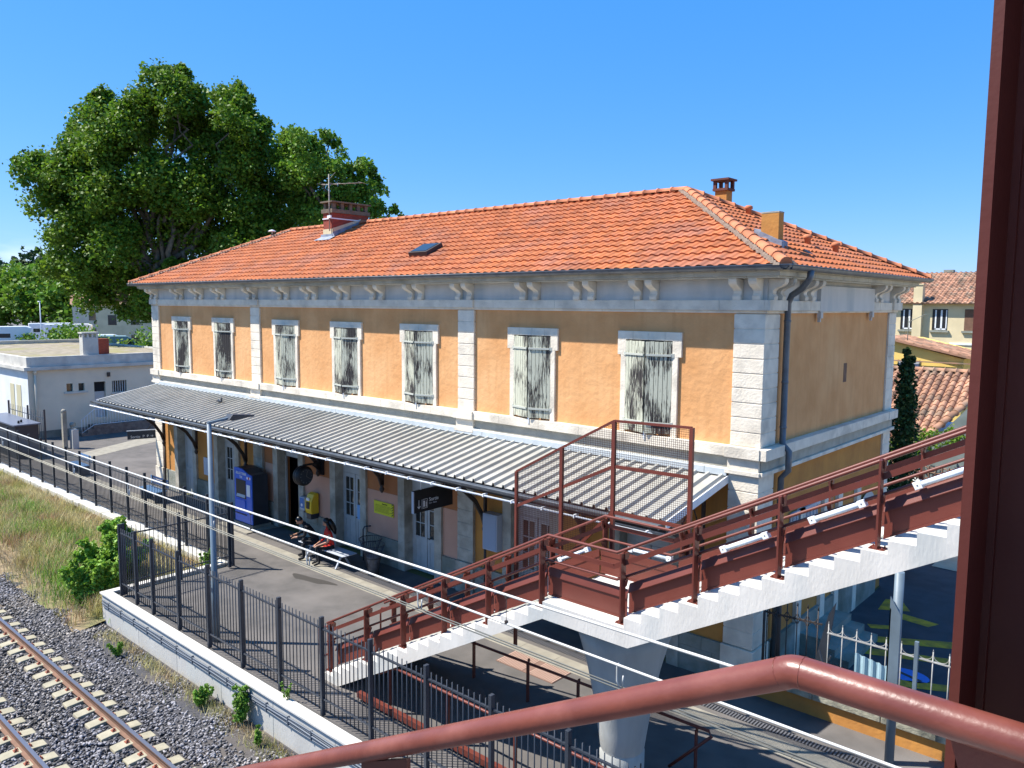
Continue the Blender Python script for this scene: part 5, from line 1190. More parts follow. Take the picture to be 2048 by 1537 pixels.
# deck the observer stands on
dk = T('footbridge_deck', 'concrete footbridge deck under the observer', 'deck', (7.5, -13.6, 5.9)); mb = MB(); mb.box(5.9, 9.5, -15.8, -12.4, 5.7, 5.95); mb.box(6.9, 8.8, -12.4, -3.45, 5.7, 5.95); mb.build('slab', concrete, dk)
# ================================================================= LEFT: flat-roofed annex
an_ = T('flat_roof_annex', 'cream single-storey annex with a flat gravel roof left of the station', 'annex building', (-50, 5, 0))
AX0, AX1, AY0, AY1 = -60., -42., .0, 9.6
mb = MB(); mb.box(AX0, AX1 - .252, AY0 + .02, AY0 + .3, 0, 3.85); mb.box(AX1 - .26, AX1 - .004, AY0 + .016, AY0 + .022, 0, 3.85)
mb.build('front_wall', whitew, an_)
mb = MB()
ys = [AY0 + .3, 1.95, 2.28, 2.58, 2.9, 3.42, 4.05, 4.42, 5.25, AY1]
# end wall split round its openings (x = AX1)
def wallx(y0, y1, z0, z1): mb.box(AX1 - .25, AX1, y0, y1, z0, z1)
for a, b in ((.02, 1.95), (2.28, 2.58), (2.9, 3.42), (4.05, 4.42), (5.25, AY1)): wallx(a, b, .42, 3.85)
for a, b, z0, z1 in ((1.95, 2.28, 2.52, 2.98), (2.58, 2.9, 2.52, 2.96), (3.42, 4.05, .9, 2.98), (4.42, 5.25, 2.3, 2.98)): wallx(a, b, z1, 3.85); wallx(a, b, .42, z0) if z0 > .45 else None
mb.build('end_wall', creamw, an_)
mb = MB(); mb.box(AX1 - .25, AX1 + .02, .0, AY1, 0, .42); mb.build('plinth', stone_grey, an_)
mb = MB(); mb.box(AX0, AX1 + .22, AY0 - .2, AY1, 3.82, 4.02); mb.box(AX0, AX1 + .03, AY0 - .02, AY0 + .2, 4.02, 4.56); mb.box(AX1 - .2, AX1 + .03, AY0 + .2, AY1, 4.02, 4.56); mb.box(AX0, AX1 + .05, AY1 - .2, AY1, 4.02, 4.56)
mb.box(AX0, AX0 + .3, .2, AY1, 4.02, 4.72)
mb.build('parapet', dirtyc, an_, bevel=.01)
mb = MB(); nn = 30; ids = [[mb.pts([(AX0 + .3 + (17.4) * i / nn, .2 + 9.2 * j / 16, 4.44 + .05 * random.random())])  for j in range(17)] for i in range(nn + 1)]
for i in range(nn):
    for j in range(16): mb.face(ids[i][j], ids[i + 1][j], ids[i + 1][j + 1], ids[i][j + 1])
rfa = mb.build('roof', gravelr, an_)
mb = MB(); mb.box(-42.75, -42.25, 3.0, 3.85, 4.4, 5.55); mb.box(-42.8, -42.2, 2.95, 3.9, 5.78, 5.86)
for x in (-42.75, -42.35):
    for y in (3.0, 3.25, 3.5, 3.75): mb.box(x, x + .1, y, y + .1, 5.55, 5.78)
mb.build('chimney', dirtyc, rfa); mb = MB(); mb.box(-44.2, -43.7, 4.3, 5.0, 4.4, 5.4); mb.build('chimney', brick, rfa)
for a, b, z0, z1 in ((1.95, 2.28, 2.52, 2.98), (2.58, 2.9, 2.52, 2.96), (4.42, 5.25, 2.3, 2.98)): wn = MB().box(AX1 - .2, AX1 - .18, a, b, z0, z1).build('window', glass, an_)
mb = MB()
for k in range(6): mb.box(AX1 - .08, AX1 - .06, 4.5 + k * .13, 4.52 + k * .13, 2.3, 2.98)
mb.build('window_bars', whitem, wn)
MB().box(AX1 - .1, AX1 + .1, 1.8, 3.05, 2.40, 2.50).build('sill', dirtyc, an_); MB().box(AX1 - .1, AX1 + .08, 4.35, 5.3, 2.2, 2.29).build('sill', dirtyc, an_)
mb = MB(); mb.box(AX1 - .18, AX1 - .13, 3.44, 4.03, .9, 2.4); mb.build('door', doorp, an_); mb = MB(); mb.box(AX1 - .18, AX1 - .16, 3.44, 4.03, 2.4, 2.96); mb.build('transom', dark_fill, an_)
for a, b in ((-45.05, -44.35), (-43.95, -43.2)): MB().box(a, b, AY0 + .0, AY0 + .015, .3, 2.95).build('blind_panel', M('blind_yellow', (.52, .47, .30), None), an_)
mb = MB(); mb.tube([(AX1 + .1, .35, 3.8), (AX1 + .1, .35, .3)], .06, 10); mb.tube([(AX1 + .1, .35, 3.6), (AX1 + .1, .35, 3.82)], .06, 10, r2=.12); mb.build('downpipe', creamw, an_)
mb = MB(); mb.box(AX1, AX1 + .12, 4.15, 4.3, 3.25, 3.5); mb.build('wall_lamp', iron, an_)
mb = MB(); mb.box(AX1, AX1 + .9, 3.0, 7.2, 0, .55); mb.box(AX1, AX1 + .9, 2.65, 3.0, 0, .36); mb.box(AX1, AX1 + .9, 2.3, 2.65, 0, .18); mb.build('landing_steps', M('old_masonry', (.25, .19, .15), (.15, .11, .09), 5, .95, .8, 12), an_)
ar = T('white_railing', 'white tubular railing on the steps of the cream annex', 'railing', (AX1 + .85, 4, .5)); mb = MB(); rx = AX1 + .86
mb.tube([(rx, 2.35, .95), (rx, 3.05, 1.5), (rx, 7.1, 1.5)], .022, 8); mb.tube([(rx, 2.35, .2), (rx, 3.05, .62), (rx, 7.1, .62)], .018, 8); mb.build('rail', whitem, ar); mb = MB(); y = 2.35
while y < 7.1: z0 = .2 + min(.42, (y - 2.35) * .6); mb.tube([(rx, y, 0 if y < 2.4 else z0), (rx, y, .95 + min(.55, (y - 2.35) * .786))], .012, 6); y += .155
mb.build('balusters', whitem, ar)
# trackside box cabinet, posts, sign, bike
cb = T('trackside_cabinet', 'dark flat-topped equipment cabinet behind the long fence', 'cabinet', (-38, -1.6, 0)); mb = MB(); mb.box(-41.5, -36.4, -2.3, -1.3, 0, 1.62); mb.build('casing', anthra, cb); mb = MB(); mb.box(-41.6, -36.3, -2.4, -1.2, 1.62, 1.68)
mb.build('lid', M('cabinet_lid', (.14, .16, .21), None, rough=.35), cb); mb = MB(); mb.lathe((-37.2, -1.8, 1.68), [(.05, 0), (.05, .12), (.02, .14)], 8); mb.lathe((-36.9, -2.0, 1.68), [(.05, 0), (.05, .12), (.02, .14)], 8); mb.build('vent', black, cb)
fence('bar_fence', 'tall dark bar fence in front of the cream annex behind the cabinet', [(-36.1, -1.1), (-38.5, -1.1), (-41.5, -1.1)], 0, 2.35, 2.2, .3, 1.9, 'dark bar fences', sp=.28)
cpz = T('concrete_post', 'old round-topped concrete post with a small loudspeaker and cabinet', 'post', (-37.9, .37, 0)); mb = MB(); mb.box(-38.02, -37.8, .27, .47, 0, 1.95); mb.lathe((-37.91, .37, 1.9), [(.13, 0), (.12, .1), (.06, .16)], 12); mb.build('post', stone_old, cpz)
mb = MB(); mb.box(-37.75, -37.35, .55, .85, 0, 1.0); mb.build('small_cabinet', doorp, cpz); mb = MB(); mb.tube([(-37.7, .6, 1.25), (-37.55, .75, 1.25)], .12, 12); mb.tube([(-37.7, .62, .9), (-37.7, .62, 1.2)], .03, 8); mb.build('loudspeaker', stone_grey, cpz)
ds = T('direction_sign', 'dark direction sign with P symbols and arrow on the station corner', 'sign', (-26.5, .6, 2.1)); mb = MB()
sA, sB = Vector((-26.62, -1.0, 2.18)), Vector((-26.22, .1, 2.33)); dd = (sB - sA); dd.z = 0; dn = dd.normalized()
mb.obox((sA + sB) / 2 + Vector((0, 0, -.10)), (dn, dn.cross(Vector((0, 0, -1))), (0, 0, 1)), .62, .03, .17); mb.build('panel', anthra, ds)
mb = MB(); mb.obox((sA + sB) / 2 + Vector((0, 0, .08)), (dn, dn.cross(Vector((0, 0, -1))), (0, 0, 1)), .64, .035, .015); mb.build('edge_trim', lightgrey, ds)
nX = Vector((dn.y, -dn.x, 0)); text_mesh('lettering', 'Sortie  P  P \u2192', .15, white, ds, frame(sA + nX * .035 + Vector((0, 0, -.14)) + dn * .08, dn, (0, 0, 1)))
# cycle hoops and a bicycle beyond the station corner
def bike():
    t = T('bicycle', 'black bicycle parked at the hoops beyond the station corner', 'bicycle', (-38.2, 5.7, 0), math.radians(70)); 
    for x in (-.52, .52):
        mb = MB(); mb.tube([(x + .33 * math.cos(a), 0, .34 + .33 * math.sin(a)) for a in [2 * math.pi * k / 24 for k in range(25)]], .018, 6, cap=False)
        for k in range(8): a = math.pi * k / 8; mb.tube([(x - .32 * math.cos(a), 0, .34 - .32 * math.sin(a)), (x + .32 * math.cos(a), 0, .34 + .32 * math.sin(a))], .003, 4)
        mb.build('wheel', tyre, t, local=True)
    mb = MB()
    for a, b in (((-.52, .34), (-.15, .32)), ((-.15, .32), (-.28, .85)), ((-.15, .32), (.38, .8)), ((-.26, .75), (.36, .85)), ((-.52, .34), (-.25, .75)), ((.52, .34), (.36, .95))): mb.tube([(a[0], 0, a[1]), (b[0], 0, b[1])], .018, 8)
    mb.build('frame', anthra, t, local=True); mb = MB(); mb.ell((-.3, 0, .9), .14, .07, .03); mb.build('saddle', black, t, local=True)
    mb = MB(); mb.tube([(.36, 0, .95), (.34, 0, 1.05), (.4, -.28, 1.08)], .014, 6); mb.tube([(.34, 0, 1.05), (.4, .28, 1.08)], .014, 6); mb.build('handlebar', anthra, t, local=True); mb = MB(); mb.box(.5, .75, -.15, .15, 1.2, 1.42); mb.tube([(.4, 0, 1.05), (.6, 0, 1.2)], .012, 6); mb.build('basket', black, t, local=True)
bike()
hoop = T('cycle_hoop', 'silver cycle parking hoop', 'cycle hoop', (-36.5, 4.9, 0), 0, 'cycle hoops beyond the station corner'); mb = MB(); mb.tube([(-.3, 0, 0), (-.3, 0, .6), (-.2, 0, .75), (.2, 0, .75), (.3, 0, .6), (.3, 0, 0)], .025, 8); mb.build('tube', whitem, hoop, local=True)
hoop['label'] = 'silver cycle parking hoop near the bicycle beyond the station'
for k in range(1, 4): dup(hoop, (-36.5 - .5 * k, 4.9 + .9 * k, 0))
mb = MB(); mb.quad((-38.4, 4.6, .005), (-37.2, 5.6, .005), (-34.3, .2, .005), (-35.3, -.6, .005)); tag(mb.build('path', strip), kind='structure')
# thin wall along the annex shadow, blue benches seen through fence
for k, (x, y) in enumerate(((-24.5, -1.15), (-31.6, -1.3))):
    t = T('blue_bench', ('blue slatted bench in front of the station wall, behind the long fence', 'blue slatted bench out on the open forecourt behind the fence')[k], 'bench', (x, y, 0), 0, 'blue platform benches'); mb = MB()
    for j in range(5): mb.box(x, x + 1.5, y - .4 + j * .09, y - .33 + j * .09, .43, .46)
    for j in range(3): mb.box(x, x + 1.5, y + .08, y + .10, .55 + j * .11, .63 + j * .11)
    mb.build('slats', M('bench_blue', (.10, .20, .36), None, rough=.5), t)
    for dx in (.15, 1.3): MB().box(x + dx, x + dx + .05, y - .38, y + .08, 0, .43).box(x + dx, x + dx + .05, y + .06, y + .09, .4, .86).build('leg', anthra, t)

# ================================================================= TREES
def limb(mb, a, b, r0, r1, wob=.12, n=6):
    a = Vector(a); b = Vector(b); L = (b - a).length; P = []; R_ = []
    for k in range(n + 1): t = k / n; P.append(a.lerp(b, t) + Vector((random.uniform(-1, 1), random.uniform(-1, 1), random.uniform(-.4, .4))) * wob * L * .12 * math.sin(math.pi * t)); R_.append(r0 + (r1 - r0) * t)
    mb.tube(P, R_, 8)
VR = Vector((0.745763, 0.666176, 0)).normalized(); VD = Vector((-.666, .7458, 0))
def big_tree(name, label, D, lobes, trunk_px, base_z, leaf, mat, per, group=None, seed=1):
    """lobes given as offsets (across, height, radius) in metres; each gets its own depth"""
    random.seed(seed); bx, bdir = trunk_px
    t = T(name, label, 'tree', (bx.x, bx.y, 0), 0, group); cl_ = []; C0 = []
    for u, z, r in lobes:
        dep = random.uniform(-1, 1) * 2.2; k = 1 + dep / D; c = VR * (u * k) + VD * dep; z = 7.6 + (z - 7.6) * k; C0.append((c.x, c.y, z, r)); cl_.append((c.x, c.y, z, r * .8, r * r * 420))
        for q in range(9):
            d = Vector((random.gauss(0, 1), random.gauss(0, 1), random.gauss(0, 1))).normalized() * r * random.uniform(.5, .82); rr = r * random.uniform(.22, .42); cl_.append((c.x + d.x, c.y + d.y, z + d.z, rr, rr * rr * 900))
        for q in range(2):      # backing lobes give the crown depth
            dep2 = dep + (random.uniform(1.5, 5) if q else random.uniform(-2.5, -1)); c2 = VR * (u * .96 + random.uniform(-1, 1) * r * .2) + VD * dep2; cl_.append((c2.x, c2.y, z - random.uniform(.15, .6) * r, r * .85, r * r * 260))
    leaves('crown', cl_, t, mat, leaf, per)
    mb = MB(); limb(mb, (0, 0, base_z), (0, 0, 7), .62, .45, .3); fork = [Vector((0, 0, 6.5)), Vector((.4, .2, 8.2))]
    for i, (x, y, z, r) in enumerate(C0): s = fork[i % 2]; limb(mb, s, (x * .5, y * .5, 7 + (z - 7) * .55), .26, .15, 1.); limb(mb, (x * .5, y * .5, 7 + (z - 7) * .55), (x, y, z), .15, .04, 1.)
    mb.build('trunk', barkm, t, local=True); random.seed(7 + seed); return t
def L_(px0, s, rows, hz=612): return [((px - px0) * s, 7.6 + (hz - py) * s, r * s * .88) for px, py, r in rows]
S1 = .0381
big_tree('plane_tree', 'huge broad plane tree filling the view behind the left end of the station', 60, L_(303, S1, [(88, 350, 46), (130, 302, 42), (175, 262, 44), (222, 240, 40), (64, 368, 24), (105, 410, 50), (165, 355, 60), (225, 310, 60), (235, 395, 66), (120, 480, 46), (100, 540, 38), (180, 450, 62), (140, 575, 34), (190, 540, 52), (250, 480, 62), (185, 600, 34), (222, 628, 24), (265, 615, 34), (305, 600, 34), (250, 560, 48), (325, 185, 38), (365, 180, 32), (290, 225, 46), (275, 270, 56), (385, 212, 50), (440, 218, 46), (485, 245, 42), (518, 280, 38), (345, 280, 66), (430, 310, 70), (500, 330, 58), (330, 370, 66), (410, 400, 70), (495, 410, 62), (540, 385, 42), (320, 460, 58), (400, 490, 58), (480, 490, 60), (545, 460, 44), (300, 540, 46), (360, 560, 44)]), (Vector((-53.1, 12.6, 0)), 0), -.3, .25, leafm, 1.25, seed=3)
big_tree('plane_tree', 'smaller plane tree behind the brick chimney, right of the tallest one', 62, L_(690, .0364, [(588, 292, 32), (625, 300, 34), (660, 292, 24), (645, 340, 44), (600, 360, 48), (690, 345, 30), (725, 345, 26), (700, 390, 42), (745, 380, 22), (750, 420, 30), (785, 425, 13), (660, 420, 50), (600, 430, 50), (710, 450, 36), (560, 320, 28)]), (Vector((-41, 20.5, 0)), 0), -.3, .24, leaf_y, 1.15, seed=9)
def small_tree(name, label, cat, x, y, h, w, mat, leaf, group=None, base=0., n=220, rows=7, seed=0):
    random.seed(seed + int(abs(x) * 7)); t = T(name, label, cat, (x, y, base), 0, group); cl_ = []
    for k in range(rows):
        a = random.random() * 6.28; rr = random.random() ** .5 * w * .36; z = h * random.uniform(.38, .84); r = w * random.uniform(.2, .32); cl_.append((rr * math.cos(a), rr * math.sin(a), z, r, n * r * r))
    cl_.append((0, 0, h * .78, w * .3, n * (w * .3) ** 2)); leaves('crown', cl_, t, mat, leaf); mb = MB(); limb(mb, (0, 0, 0), (0, 0, h * .7), .14 * w / 4, .05, .5)
    for c in cl_[:5]: limb(mb, (0, 0, h * .3), c[:3], .06 * w / 4, .02, 1)
    mb.build('trunk', barkm, t, local=True); return t
dirL = lambda px, t: Vector((6.37, -14.34)) + Vector({0: (-.9755, .2199)}.get(px, (0, 0))) * t
def atl(u, D): # u: pixel column 0..330 on the left horizon, D metres
    a = math.atan2(.742497 + 0, -.662335); cx = (u - 1024) / 1573.77; d = Vector((.745763 * cx - .662335, .666176 * cx + .742497)); d /= d.length; return 6.37 + d.x * D, -14.34 + d.y * D
G_ = 'rounded trees along the far side of the distant car park'
desc = ['bright green rounded tree at the left edge of the view behind the camper vans', 'rounded green tree just right of the left edge, behind the white camper van', 'rounded green tree behind the tall lamp mast', 'rounded green tree between the lamp mast and the drooping plane leaves', 'rounded green tree low behind the annex chimney', 'rounded green tree to the right of the annex chimney']
for k, (px, D, h, w) in enumerate(((12, 175, 12.5, 15), (62, 170, 12.0, 15), (112, 165, 11, 13), (160, 160, 10, 13), (205, 165, 9, 13), (258, 150, 8, 12))):
    x, y = atl(px, D); small_tree('broadleaf_tree', desc[k], 'tree', x, y, h, w, leaf_y if k != 2 else leafm, .8, G_, base=1.0, n=26, rows=9, seed=k)
for k, (px, D, h, w, lab) in enumerate(((4, 330, 26, 10, 'dark pointed conifer on the skyline at the far left edge'), (38, 340, 20, 9, 'small dark conifer on the skyline beside the low cloud'), (85, 320, 24, 24, 'dark round tree standing above the others on the skyline'), (108, 330, 21, 22, 'dark skyline tree touching the plane tree'))):
    x, y = atl(px, D); small_tree('skyline_tree', lab, 'tree', x, y, h, w, leaf_d, 1.5, 'dark trees on the skyline', n=9, rows=8, seed=20 + k)
for k, (px, D, h, w, lab) in enumerate(((140, 88, 4.2, 6.5, 'loose green shrub in front of the middle camper vans'), (306, 84, 3.6, 5, 'bright green bush beside the station corner'), (165, 92, 3.6, 5, 'low shrub left of the annex chimney'), (60, 110, 2.6, 4, 'small yellow-green shrub right of the white camper van'), (235, 74, 3.4, 4, 'small dark shrub behind the annex roof edge'))):
    x, y = atl(px, D); small_tree('shrub', lab, 'shrub', x, y, h, w, leaf_y if k != 4 else leafm, .30, 'shrubs behind the annex', base=.8, n=110, rows=8, seed=40 + k)
cyp = T('cypress', 'dark narrow cypress standing behind the right corner of the station', 'tree', (-.05, 9.6, 0)); cl_ = []
for k in range(26): z = .5 + k * .235; r = .42 * (1 - (k / 26) ** 3) + .05; cl_.append((random.uniform(-.04, .04), random.uniform(-.04, .04), z, r, 420))
leaves('crown', cl_, cyp, leaf_d, .10); mb = MB(); mb.tube([(0, 0, 0), (0, 0, 6.2)], [.10, .02], 8); mb.build('trunk', barkm, cyp, local=True)

# ================================================================= FAR CAR PARK
def wheel(mb, x, y, r=.32): mb.lathe((x, y - .1, r), [(r, 0), (r, .2)], 16, axis='y')
def vehicle(kind, label, px, D, rz, body, group, s=1.):
    x, y = atl(px, D); D_ = D; cat = {'car': 'car', 'van': 'van', 'camper': 'camper van'}[kind]; t = T({'car': 'parked_car', 'van': 'parked_van', 'camper': 'camper_van'}[kind], label, cat, (x, y, 1.7), rz, group)
    if kind == 'car': pr_ = [(-2.1, .3), (2.1, .3), (2.15, .75), (1.2, .95), (.6, 1.42), (-1.1, 1.45), (-1.8, 1.0), (-2.15, .9)]; wd = .85; gl = [(.5, 1.0), (1.05, .97), (.55, 1.36), (.5, 1.36), (-1.0, 1.38), (-1.6, 1.02)]; wx = 1.3
    elif kind == 'van': pr_ = [(-2.6, .35), (2.6, .35), (2.65, 1.0), (2.0, 1.35), (1.3, 2.2), (.9, 2.4), (-2.5, 2.45), (-2.6, 2.3)]; wd = .95; gl = [(.9, 1.35), (1.85, 1.35), (1.25, 2.1), (.9, 2.1)]; wx = 1.7
    else: pr_ = [(-3.2, .4), (3.1, .4), (3.3, 1.1), (2.7, 1.5), (2.2, 2.1), (2.3, 2.75), (1.8, 2.95), (-3.3, 2.9), (-3.3, .8)]; wd = 1.12; gl = [(1.5, 1.45), (2.55, 1.45), (2.15, 2.0), (1.5, 2.0)]; wx = 2.0
    mb = MB(); mb.prism(pr_, (0, -wd, 0), (1, 0, 0), (0, 0, 1), (0, 1, 0), 2 * wd); mb.build('body', body, t, local=True, bevel=.08)
    for yy in (-wd - .012, wd - .0):
        MB().prism(gl, (0, yy, 0), (1, 0, 0), (0, 0, 1), (0, 1, 0), .012).build('side_window', glass, t, local=True)
        if kind == 'camper': MB().box(-2.8, -2.0, yy, yy + .012, 1.7, 2.2).build('side_window', glass, t, local=True); MB().box(-1.2, .2, yy, yy + .012, 1.6, 2.1).build('side_window', glass, t, local=True)
    mb = MB(); mb.bar((pr_[3][0] * .98 + .02, 0, pr_[3][1] + .03), (pr_[4][0] + .04, 0, pr_[4][1] - .03), 2 * wd * .86, .02); mb.build('windscreen', glass, t, local=True)
    for sx in (-wx, wx):
        for yy in (-wd + .02, wd - .02):
            mb = MB(); wheel(mb, sx, yy); mb.build('wheel', tyre, t, local=True)
    return t
GV = 'vehicles in the distant car park'
az = math.atan2(.3, -.95)
vehicle('camper', 'long white camper van with dark swoosh at the left edge', 24, 112, math.radians(70), carwhite, GV)
vehicle('camper', 'white camper van partly behind the shrub by the lamp mast', 118, 128, math.radians(75), carwhite, GV)
vehicle('camper', 'white camper van just left of the annex chimney', 152, 122, math.radians(66), carwhite, GV)
vehicle('van', 'grey-green high roofed van right of the annex chimney', 237, 92, math.radians(72), cargreen, GV)
vehicle('van', 'white van nose showing left of the grey-green van', 215, 96, math.radians(80), carwhite, GV)
vehicle('car', 'shiny blue and silver car in front of the long camper van', 14, 98, math.radians(80), carblue, GV)
vehicle('car', 'blue car next to the one at the left edge', 42, 99, math.radians(76), carwhite, GV)
vehicle('car', 'silver blue car below the grey-green van', 246, 84, math.radians(60), cargrey, GV)
vehicle('car', 'dark car next to the silver blue one', 268, 86, math.radians(70), cardark, GV)
vehicle('car', 'dark blue car closest to the station corner', 296, 88, math.radians(70), carblue, GV)
x, y = atl(88, 120); t = T('lamp_mast', 'tall thin pale lamp mast in the distant car park', 'lamp mast', (x, y, 0)); mb = MB(); mb.tube([(x, y, 0), (x, y, 7.6)], .09, 8, r2=.05); mb.build('mast', whitem, t); mb = MB(); mb.box(x - .5, x + .1, y - .1, y + .1, 7.55, 7.68); mb.build('lamp_head', whitem, t)
def far_house(px, D, label, w, d, h, rz, wall_m, eave=0.):
    x, y = atl(px, D); t = T('far_house', label, 'house', (x, y, 1.0), rz); mb = MB(); mb.box(-w / 2, w / 2, -d / 2, d / 2, 0, h); mb.build('wall', wall_m, t, local=True)
    mb = MB(); mb.prism([(-d / 2 - .3, h), (d / 2 + .3, h), (0, h + d * .2)], (-w / 2 - .3, 0, 0), (0, 1, 0), (0, 0, 1), (1, 0, 0), w + .6); mb.build('roof', tile_old, t, local=True)
    for k in (-.3, .0, .3):
        for z in (1.0, 3.6): MB().box(k * w - .5, k * w + .5, -d / 2 - .02, -d / 2 + .02, z, z + 1.3).build('window', glass, t, local=True)
far_house(246, 150, 'cream far house with an orange roof glimpsed under the plane leaves', 14, 8, 6.2, math.radians(70), creamw); far_house(283, 120, 'beige far house wall glimpsed beside the station corner', 9, 8, 6.2, math.radians(60), beige)

# ================================================================= RIGHT: houses beyond the station
bh = T('beige_house', 'beige two-storey house with a brown tiled roof behind the yellow annex', 'house', (-3, 44, 0)); HY = 41.0
mb = MB(); mb.box(-16, 6, HY, HY + 10, 0, 7.85); mb.box(-8.25, -7.72, HY - .35, HY, 0, 7.8); mb.build('wall', beige, bh)
mb = MB(); tiles(mb, (-16.5, HY - .4, 7.86), (1, 0, 0), (0, .934, .357), (0, -.357, .934), 5.95, lambda v: 0, lambda v: 23, row=.42, tw=.30, hh=.07, step=.04); mb.quad((-16.5, HY + 10.4, 7.8), (6.5, HY + 10.4, 7.8), (6.5, HY + 5.16, 9.98), (-16.5, HY + 5.16, 9.98)); rf = mb.build('roof', tile_old, bh)
mb = MB(); mb.box(-8.25, -7.72, HY - .35, HY + .2, 7.9, 9.05); mb.box(-8.3, -7.67, HY - .4, HY + .25, 9.05, 9.12); mb.build('chimney', beige, rf); mb = MB(); mb.box(-7.9, -7.3, HY + 5.2, HY + 5.7, 9.8, 10.2); mb.build('chimney', stone_grey, rf)
for x0 in (-9.0, -7.12, -5.3, -3.3): 
    mb = MB(); mb.box(x0 - .04, x0 + .84, HY - .012, HY + .02, 6.2, 7.52); f = mb.build('window', rust if x0 in (-5.3,) else black, bh)
    if x0 != -5.3:
        mb = MB(); mb.box(x0 + .12, x0 + .2, HY - .03, HY, 6.24, 7.46); mb.box(x0 + .44, x0 + .54, HY - .03, HY, 6.24, 7.46); mb.box(x0 + .74, x0 + .80, HY - .03, HY, 6.24, 7.46); mb.box(x0 + .12, x0 + .8, HY - .03, HY, 6.22, 6.3); mb.build('frame', whitem, f)
    mb = MB(); mb.box(x0 - .15, x0 + .95, HY - .15, HY, 6.06, 6.18); mb.build('sill', stone_grey, f)
mb = MB(); mb.box(-6.1, -3.0, HY - .06, HY, 5.3, 5.42); mb.box(-6.1, -6.0, HY - .06, HY, 3.5, 5.3); mb.build('door_trim', whitem, bh); mb = MB(); mb.box(-5.6, -4.6, HY - .02, HY, 3.4, 5.05); mb.build('garage_door', rust, bh)
yh = T('yellow_annex', 'bright yellow low house with a sloping clay tile roof', 'house', (-3.5, 27, 0)); mb = MB()
mb.prism([(-8.5, 0), (-2.3, 0), (-2.3, 5.22), (-5.6, 6.0), (-8.5, 6.0)], (0, 27.0, 0), (1, 0, 0), (0, 0, 1), (0, 1, 0), 6); mb.build('wall', yellowr, yh)
ys_ = math.atan2(5.30 - 6.12, -1.8 + 5.6); mb = MB()
tiles(mb, (-5.65, 26.8, 6.12), (0, 1, 0), (math.cos(ys_), 0, math.sin(ys_)), (-math.sin(ys_), 0, math.cos(ys_)), 4.1, lambda v: 0, lambda v: 3.2, row=.40, tw=.30, hh=.07, step=.04); mb.box(-5.7, -1.8, 26.75, 26.9, 5.0, 5.05); mb.v = mb.v; rf = mb.build('roof', tile_old, yh)
mb = MB(); mb.prism([(-5.7, 6.05), (-1.75, 5.2), (-1.75, 5.3), (-5.7, 6.15)], (0, 26.72, 0), (1, 0, 0), (0, 0, 1), (0, 1, 0), .12); mb.build('verge_tiles', tile_old, rf)
mb = MB(); mb.box(-5.1, -4.2, 26.97, 27.0, 4.5, 5.0); wnn = mb.build('window', lightgrey, yh); mb = MB(); mb.box(-5.16, -4.14, 26.96, 26.99, 5.0, 5.06); mb.box(-5.16, -5.1, 26.96, 26.99, 4.4, 5.06); mb.box(-4.2, -4.14, 26.96, 26.99, 4.4, 5.06); mb.build('frame', stone_grey, wnn)
a2_ = T('roof_aerial', 'small television aerial above the yellow annex', 'aerial', (-4.6, 26.9, 6)); mb = MB(); mb.tube([(-4.75, 26.9, 5.9), (-4.75, 26.9, 7.1)], .02, 6); mb.tube([(-4.75, 26.9, 6.9), (-4.0, 26.9, 7.3)], .015, 6); mb.tube([(-4.7, 26.7, 6.9), (-4.7, 27.1, 6.9)], .012, 6); mb.build('antenna', stone_grey, a2_)
th = T('tiled_outhouse', 'low outhouse with a large weathered barrel tile roof behind the cypress', 'outhouse', (-.5, 17.5, 0)); mb = MB()
mb.prism([(-6.5, 0), (1.9, 0), (1.9, 3.0), (-6.5, 3.0)], (0, 16.6, 0), (1, 0, 0), (0, 0, 1), (0, 1, 0), 4.5); mb.build('wall', whitew, th)
sa = math.atan2(5.42 - 3.1, 4.2); mb = MB()
tiles(mb, (-6.8, 16.0, 2.75), (1, 0, 0), (0, math.cos(sa), math.sin(sa)), (0, -math.sin(sa), math.cos(sa)), 4.85, lambda v: 0 + v * .62, lambda v: 5.6 + v * .35, row=.34, tw=.27, hh=.10, step=.035, prof=((0, 0), (.1, .5), (.25, .9), (.4, 1), (.55, .9), (.7, .5), (.8, 0), (.9, -.1))); rf = mb.build('roof', tile_old, th)
mb = MB(); ridge(mb, (-3.9, 20.2, 5.12), (.9, 20.2, 5.12), .12, .4); ridge(mb, (-6.8, 16.0, 2.85), (-3.9, 20.2, 5.12), .12, .4); ridge(mb, (-1.2, 16.0, 2.85), (.45, 20.1, 5.12), .13, .4); mb.build('ridge_tiles', tile_old, rf)
mb = MB(); mb.prism([(-1.1, 0), (6, 0), (6, 6.0), (.55, 4.6), (-1.1, 2.6)], (0, 16.2, 0), (1, 0, 0), (0, 0, 1), (0, 1, 0), .2); mb.build('gable_wall', M('gable_grey', (.20, .23, .22), (.14, .17, .16), 2, .9), th)
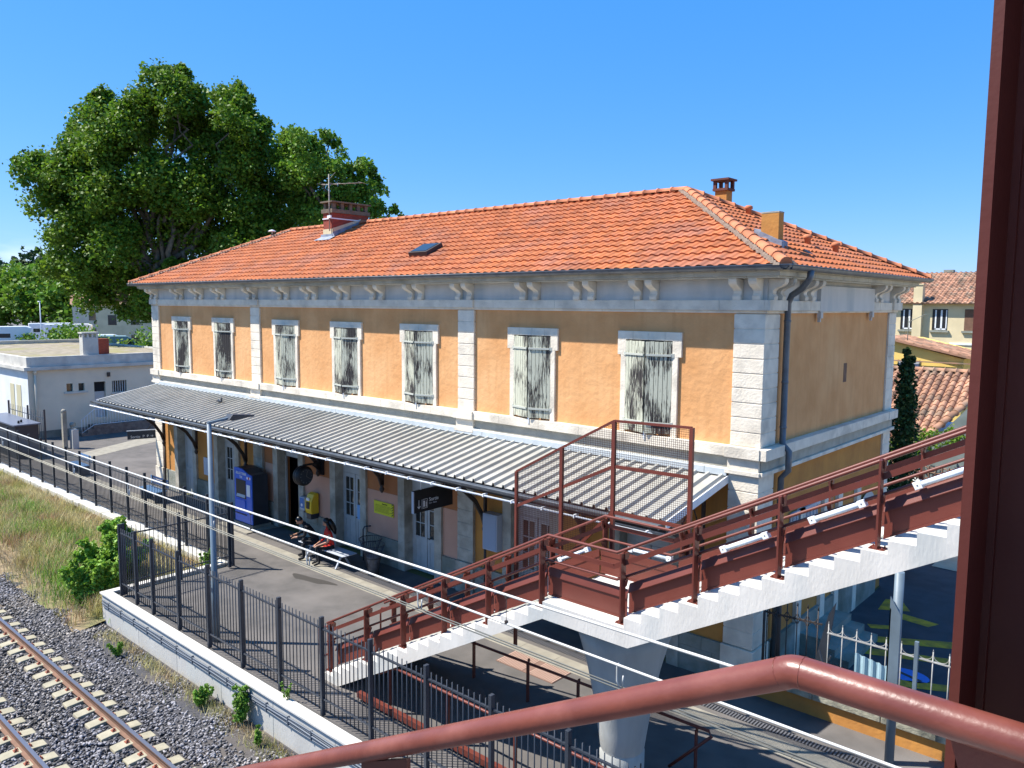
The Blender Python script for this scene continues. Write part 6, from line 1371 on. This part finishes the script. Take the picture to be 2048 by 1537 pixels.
lr = T('lattice_roof', 'low roof edged with decorative clay lattice blocks behind the upper handrail', 'outbuilding', (-.5, 13, 0)); mb = MB(); mb.box(-1.3, 5, 13.0, 13.2, 0, 1.35); mb.build('wall', whitew, lr)
mb = MB()
for r_ in range(6):
    for k in range(34):
        if (r_ * 7 + k * 3) % 11 == 0: continue
        x = -1.3 + k * .19; z = 1.38 + r_ * .20; mb.tube([(x + .09 + .075 * math.cos(a), 13.02, z + .085 + .075 * math.sin(a)) for a in [math.pi * j / 6 for j in range(7)]], .016, 5)
        mb.box(x, x + .018, 12.98, 13.12, z, z + .2)
    mb.box(-1.3, 5, 12.98, 13.14, 1.36 + r_ * .2, 1.375 + r_ * .2)
mb.build('lattice_blocks', tile_old, lr)
gp = T('garden_shrub', 'small leafy climber beneath the weathered tile roof', 'shrub', (-1.4, 15.2, 2.2)); leaves('foliage', [(0, 0, .6, .5, 500), (.7, 0, .9, .45, 450), (1.4, .2, 1.0, .4, 350), (-.5, 0, .2, .45, 350)], gp, leafm, .11); mb = MB(); mb.tube([(0, 0, -2.2), (.2, 0, .8)], .04, 6); mb.build('stem', barkm, gp, local=True)
# pale car roof glimpsed behind the stair
pc = T('parked_car', 'pale grey car glimpsed between the stair handrails', 'car', (-2.0, 14.4, 0), math.radians(95), 'cars in the station car park'); mb = MB(); mb.prism([(-2.1, .3), (2.1, .3), (2.15, .75), (1.2, .95), (.6, 1.42), (-1.1, 1.45), (-1.8, 1.0), (-2.15, .9)], (0, -.85, 0), (1, 0, 0), (0, 0, 1), (0, 1, 0), 1.7); mb.build('body', carwhite, pc, local=True, bevel=.07)
mb = MB(); mb.bar((1.15, 0, 1.0), (.66, 0, 1.4), 1.45, .02); mb.build('windscreen', glass, pc, local=True); mb = MB()
for yy in (-.862, .85): mb.prism([(.5, 1.0), (1.0, .98), (.55, 1.36), (-1.0, 1.38), (-1.55, 1.02)], (0, yy, 0), (1, 0, 0), (0, 0, 1), (0, 1, 0), .012)
mb.build('side_windows', glass, pc, local=True)
for sx in (-1.3, 1.3):
    for yy in (-.83, .83): mb = MB(); wheel(mb, sx, yy); mb.build('wheel', tyre, pc, local=True)
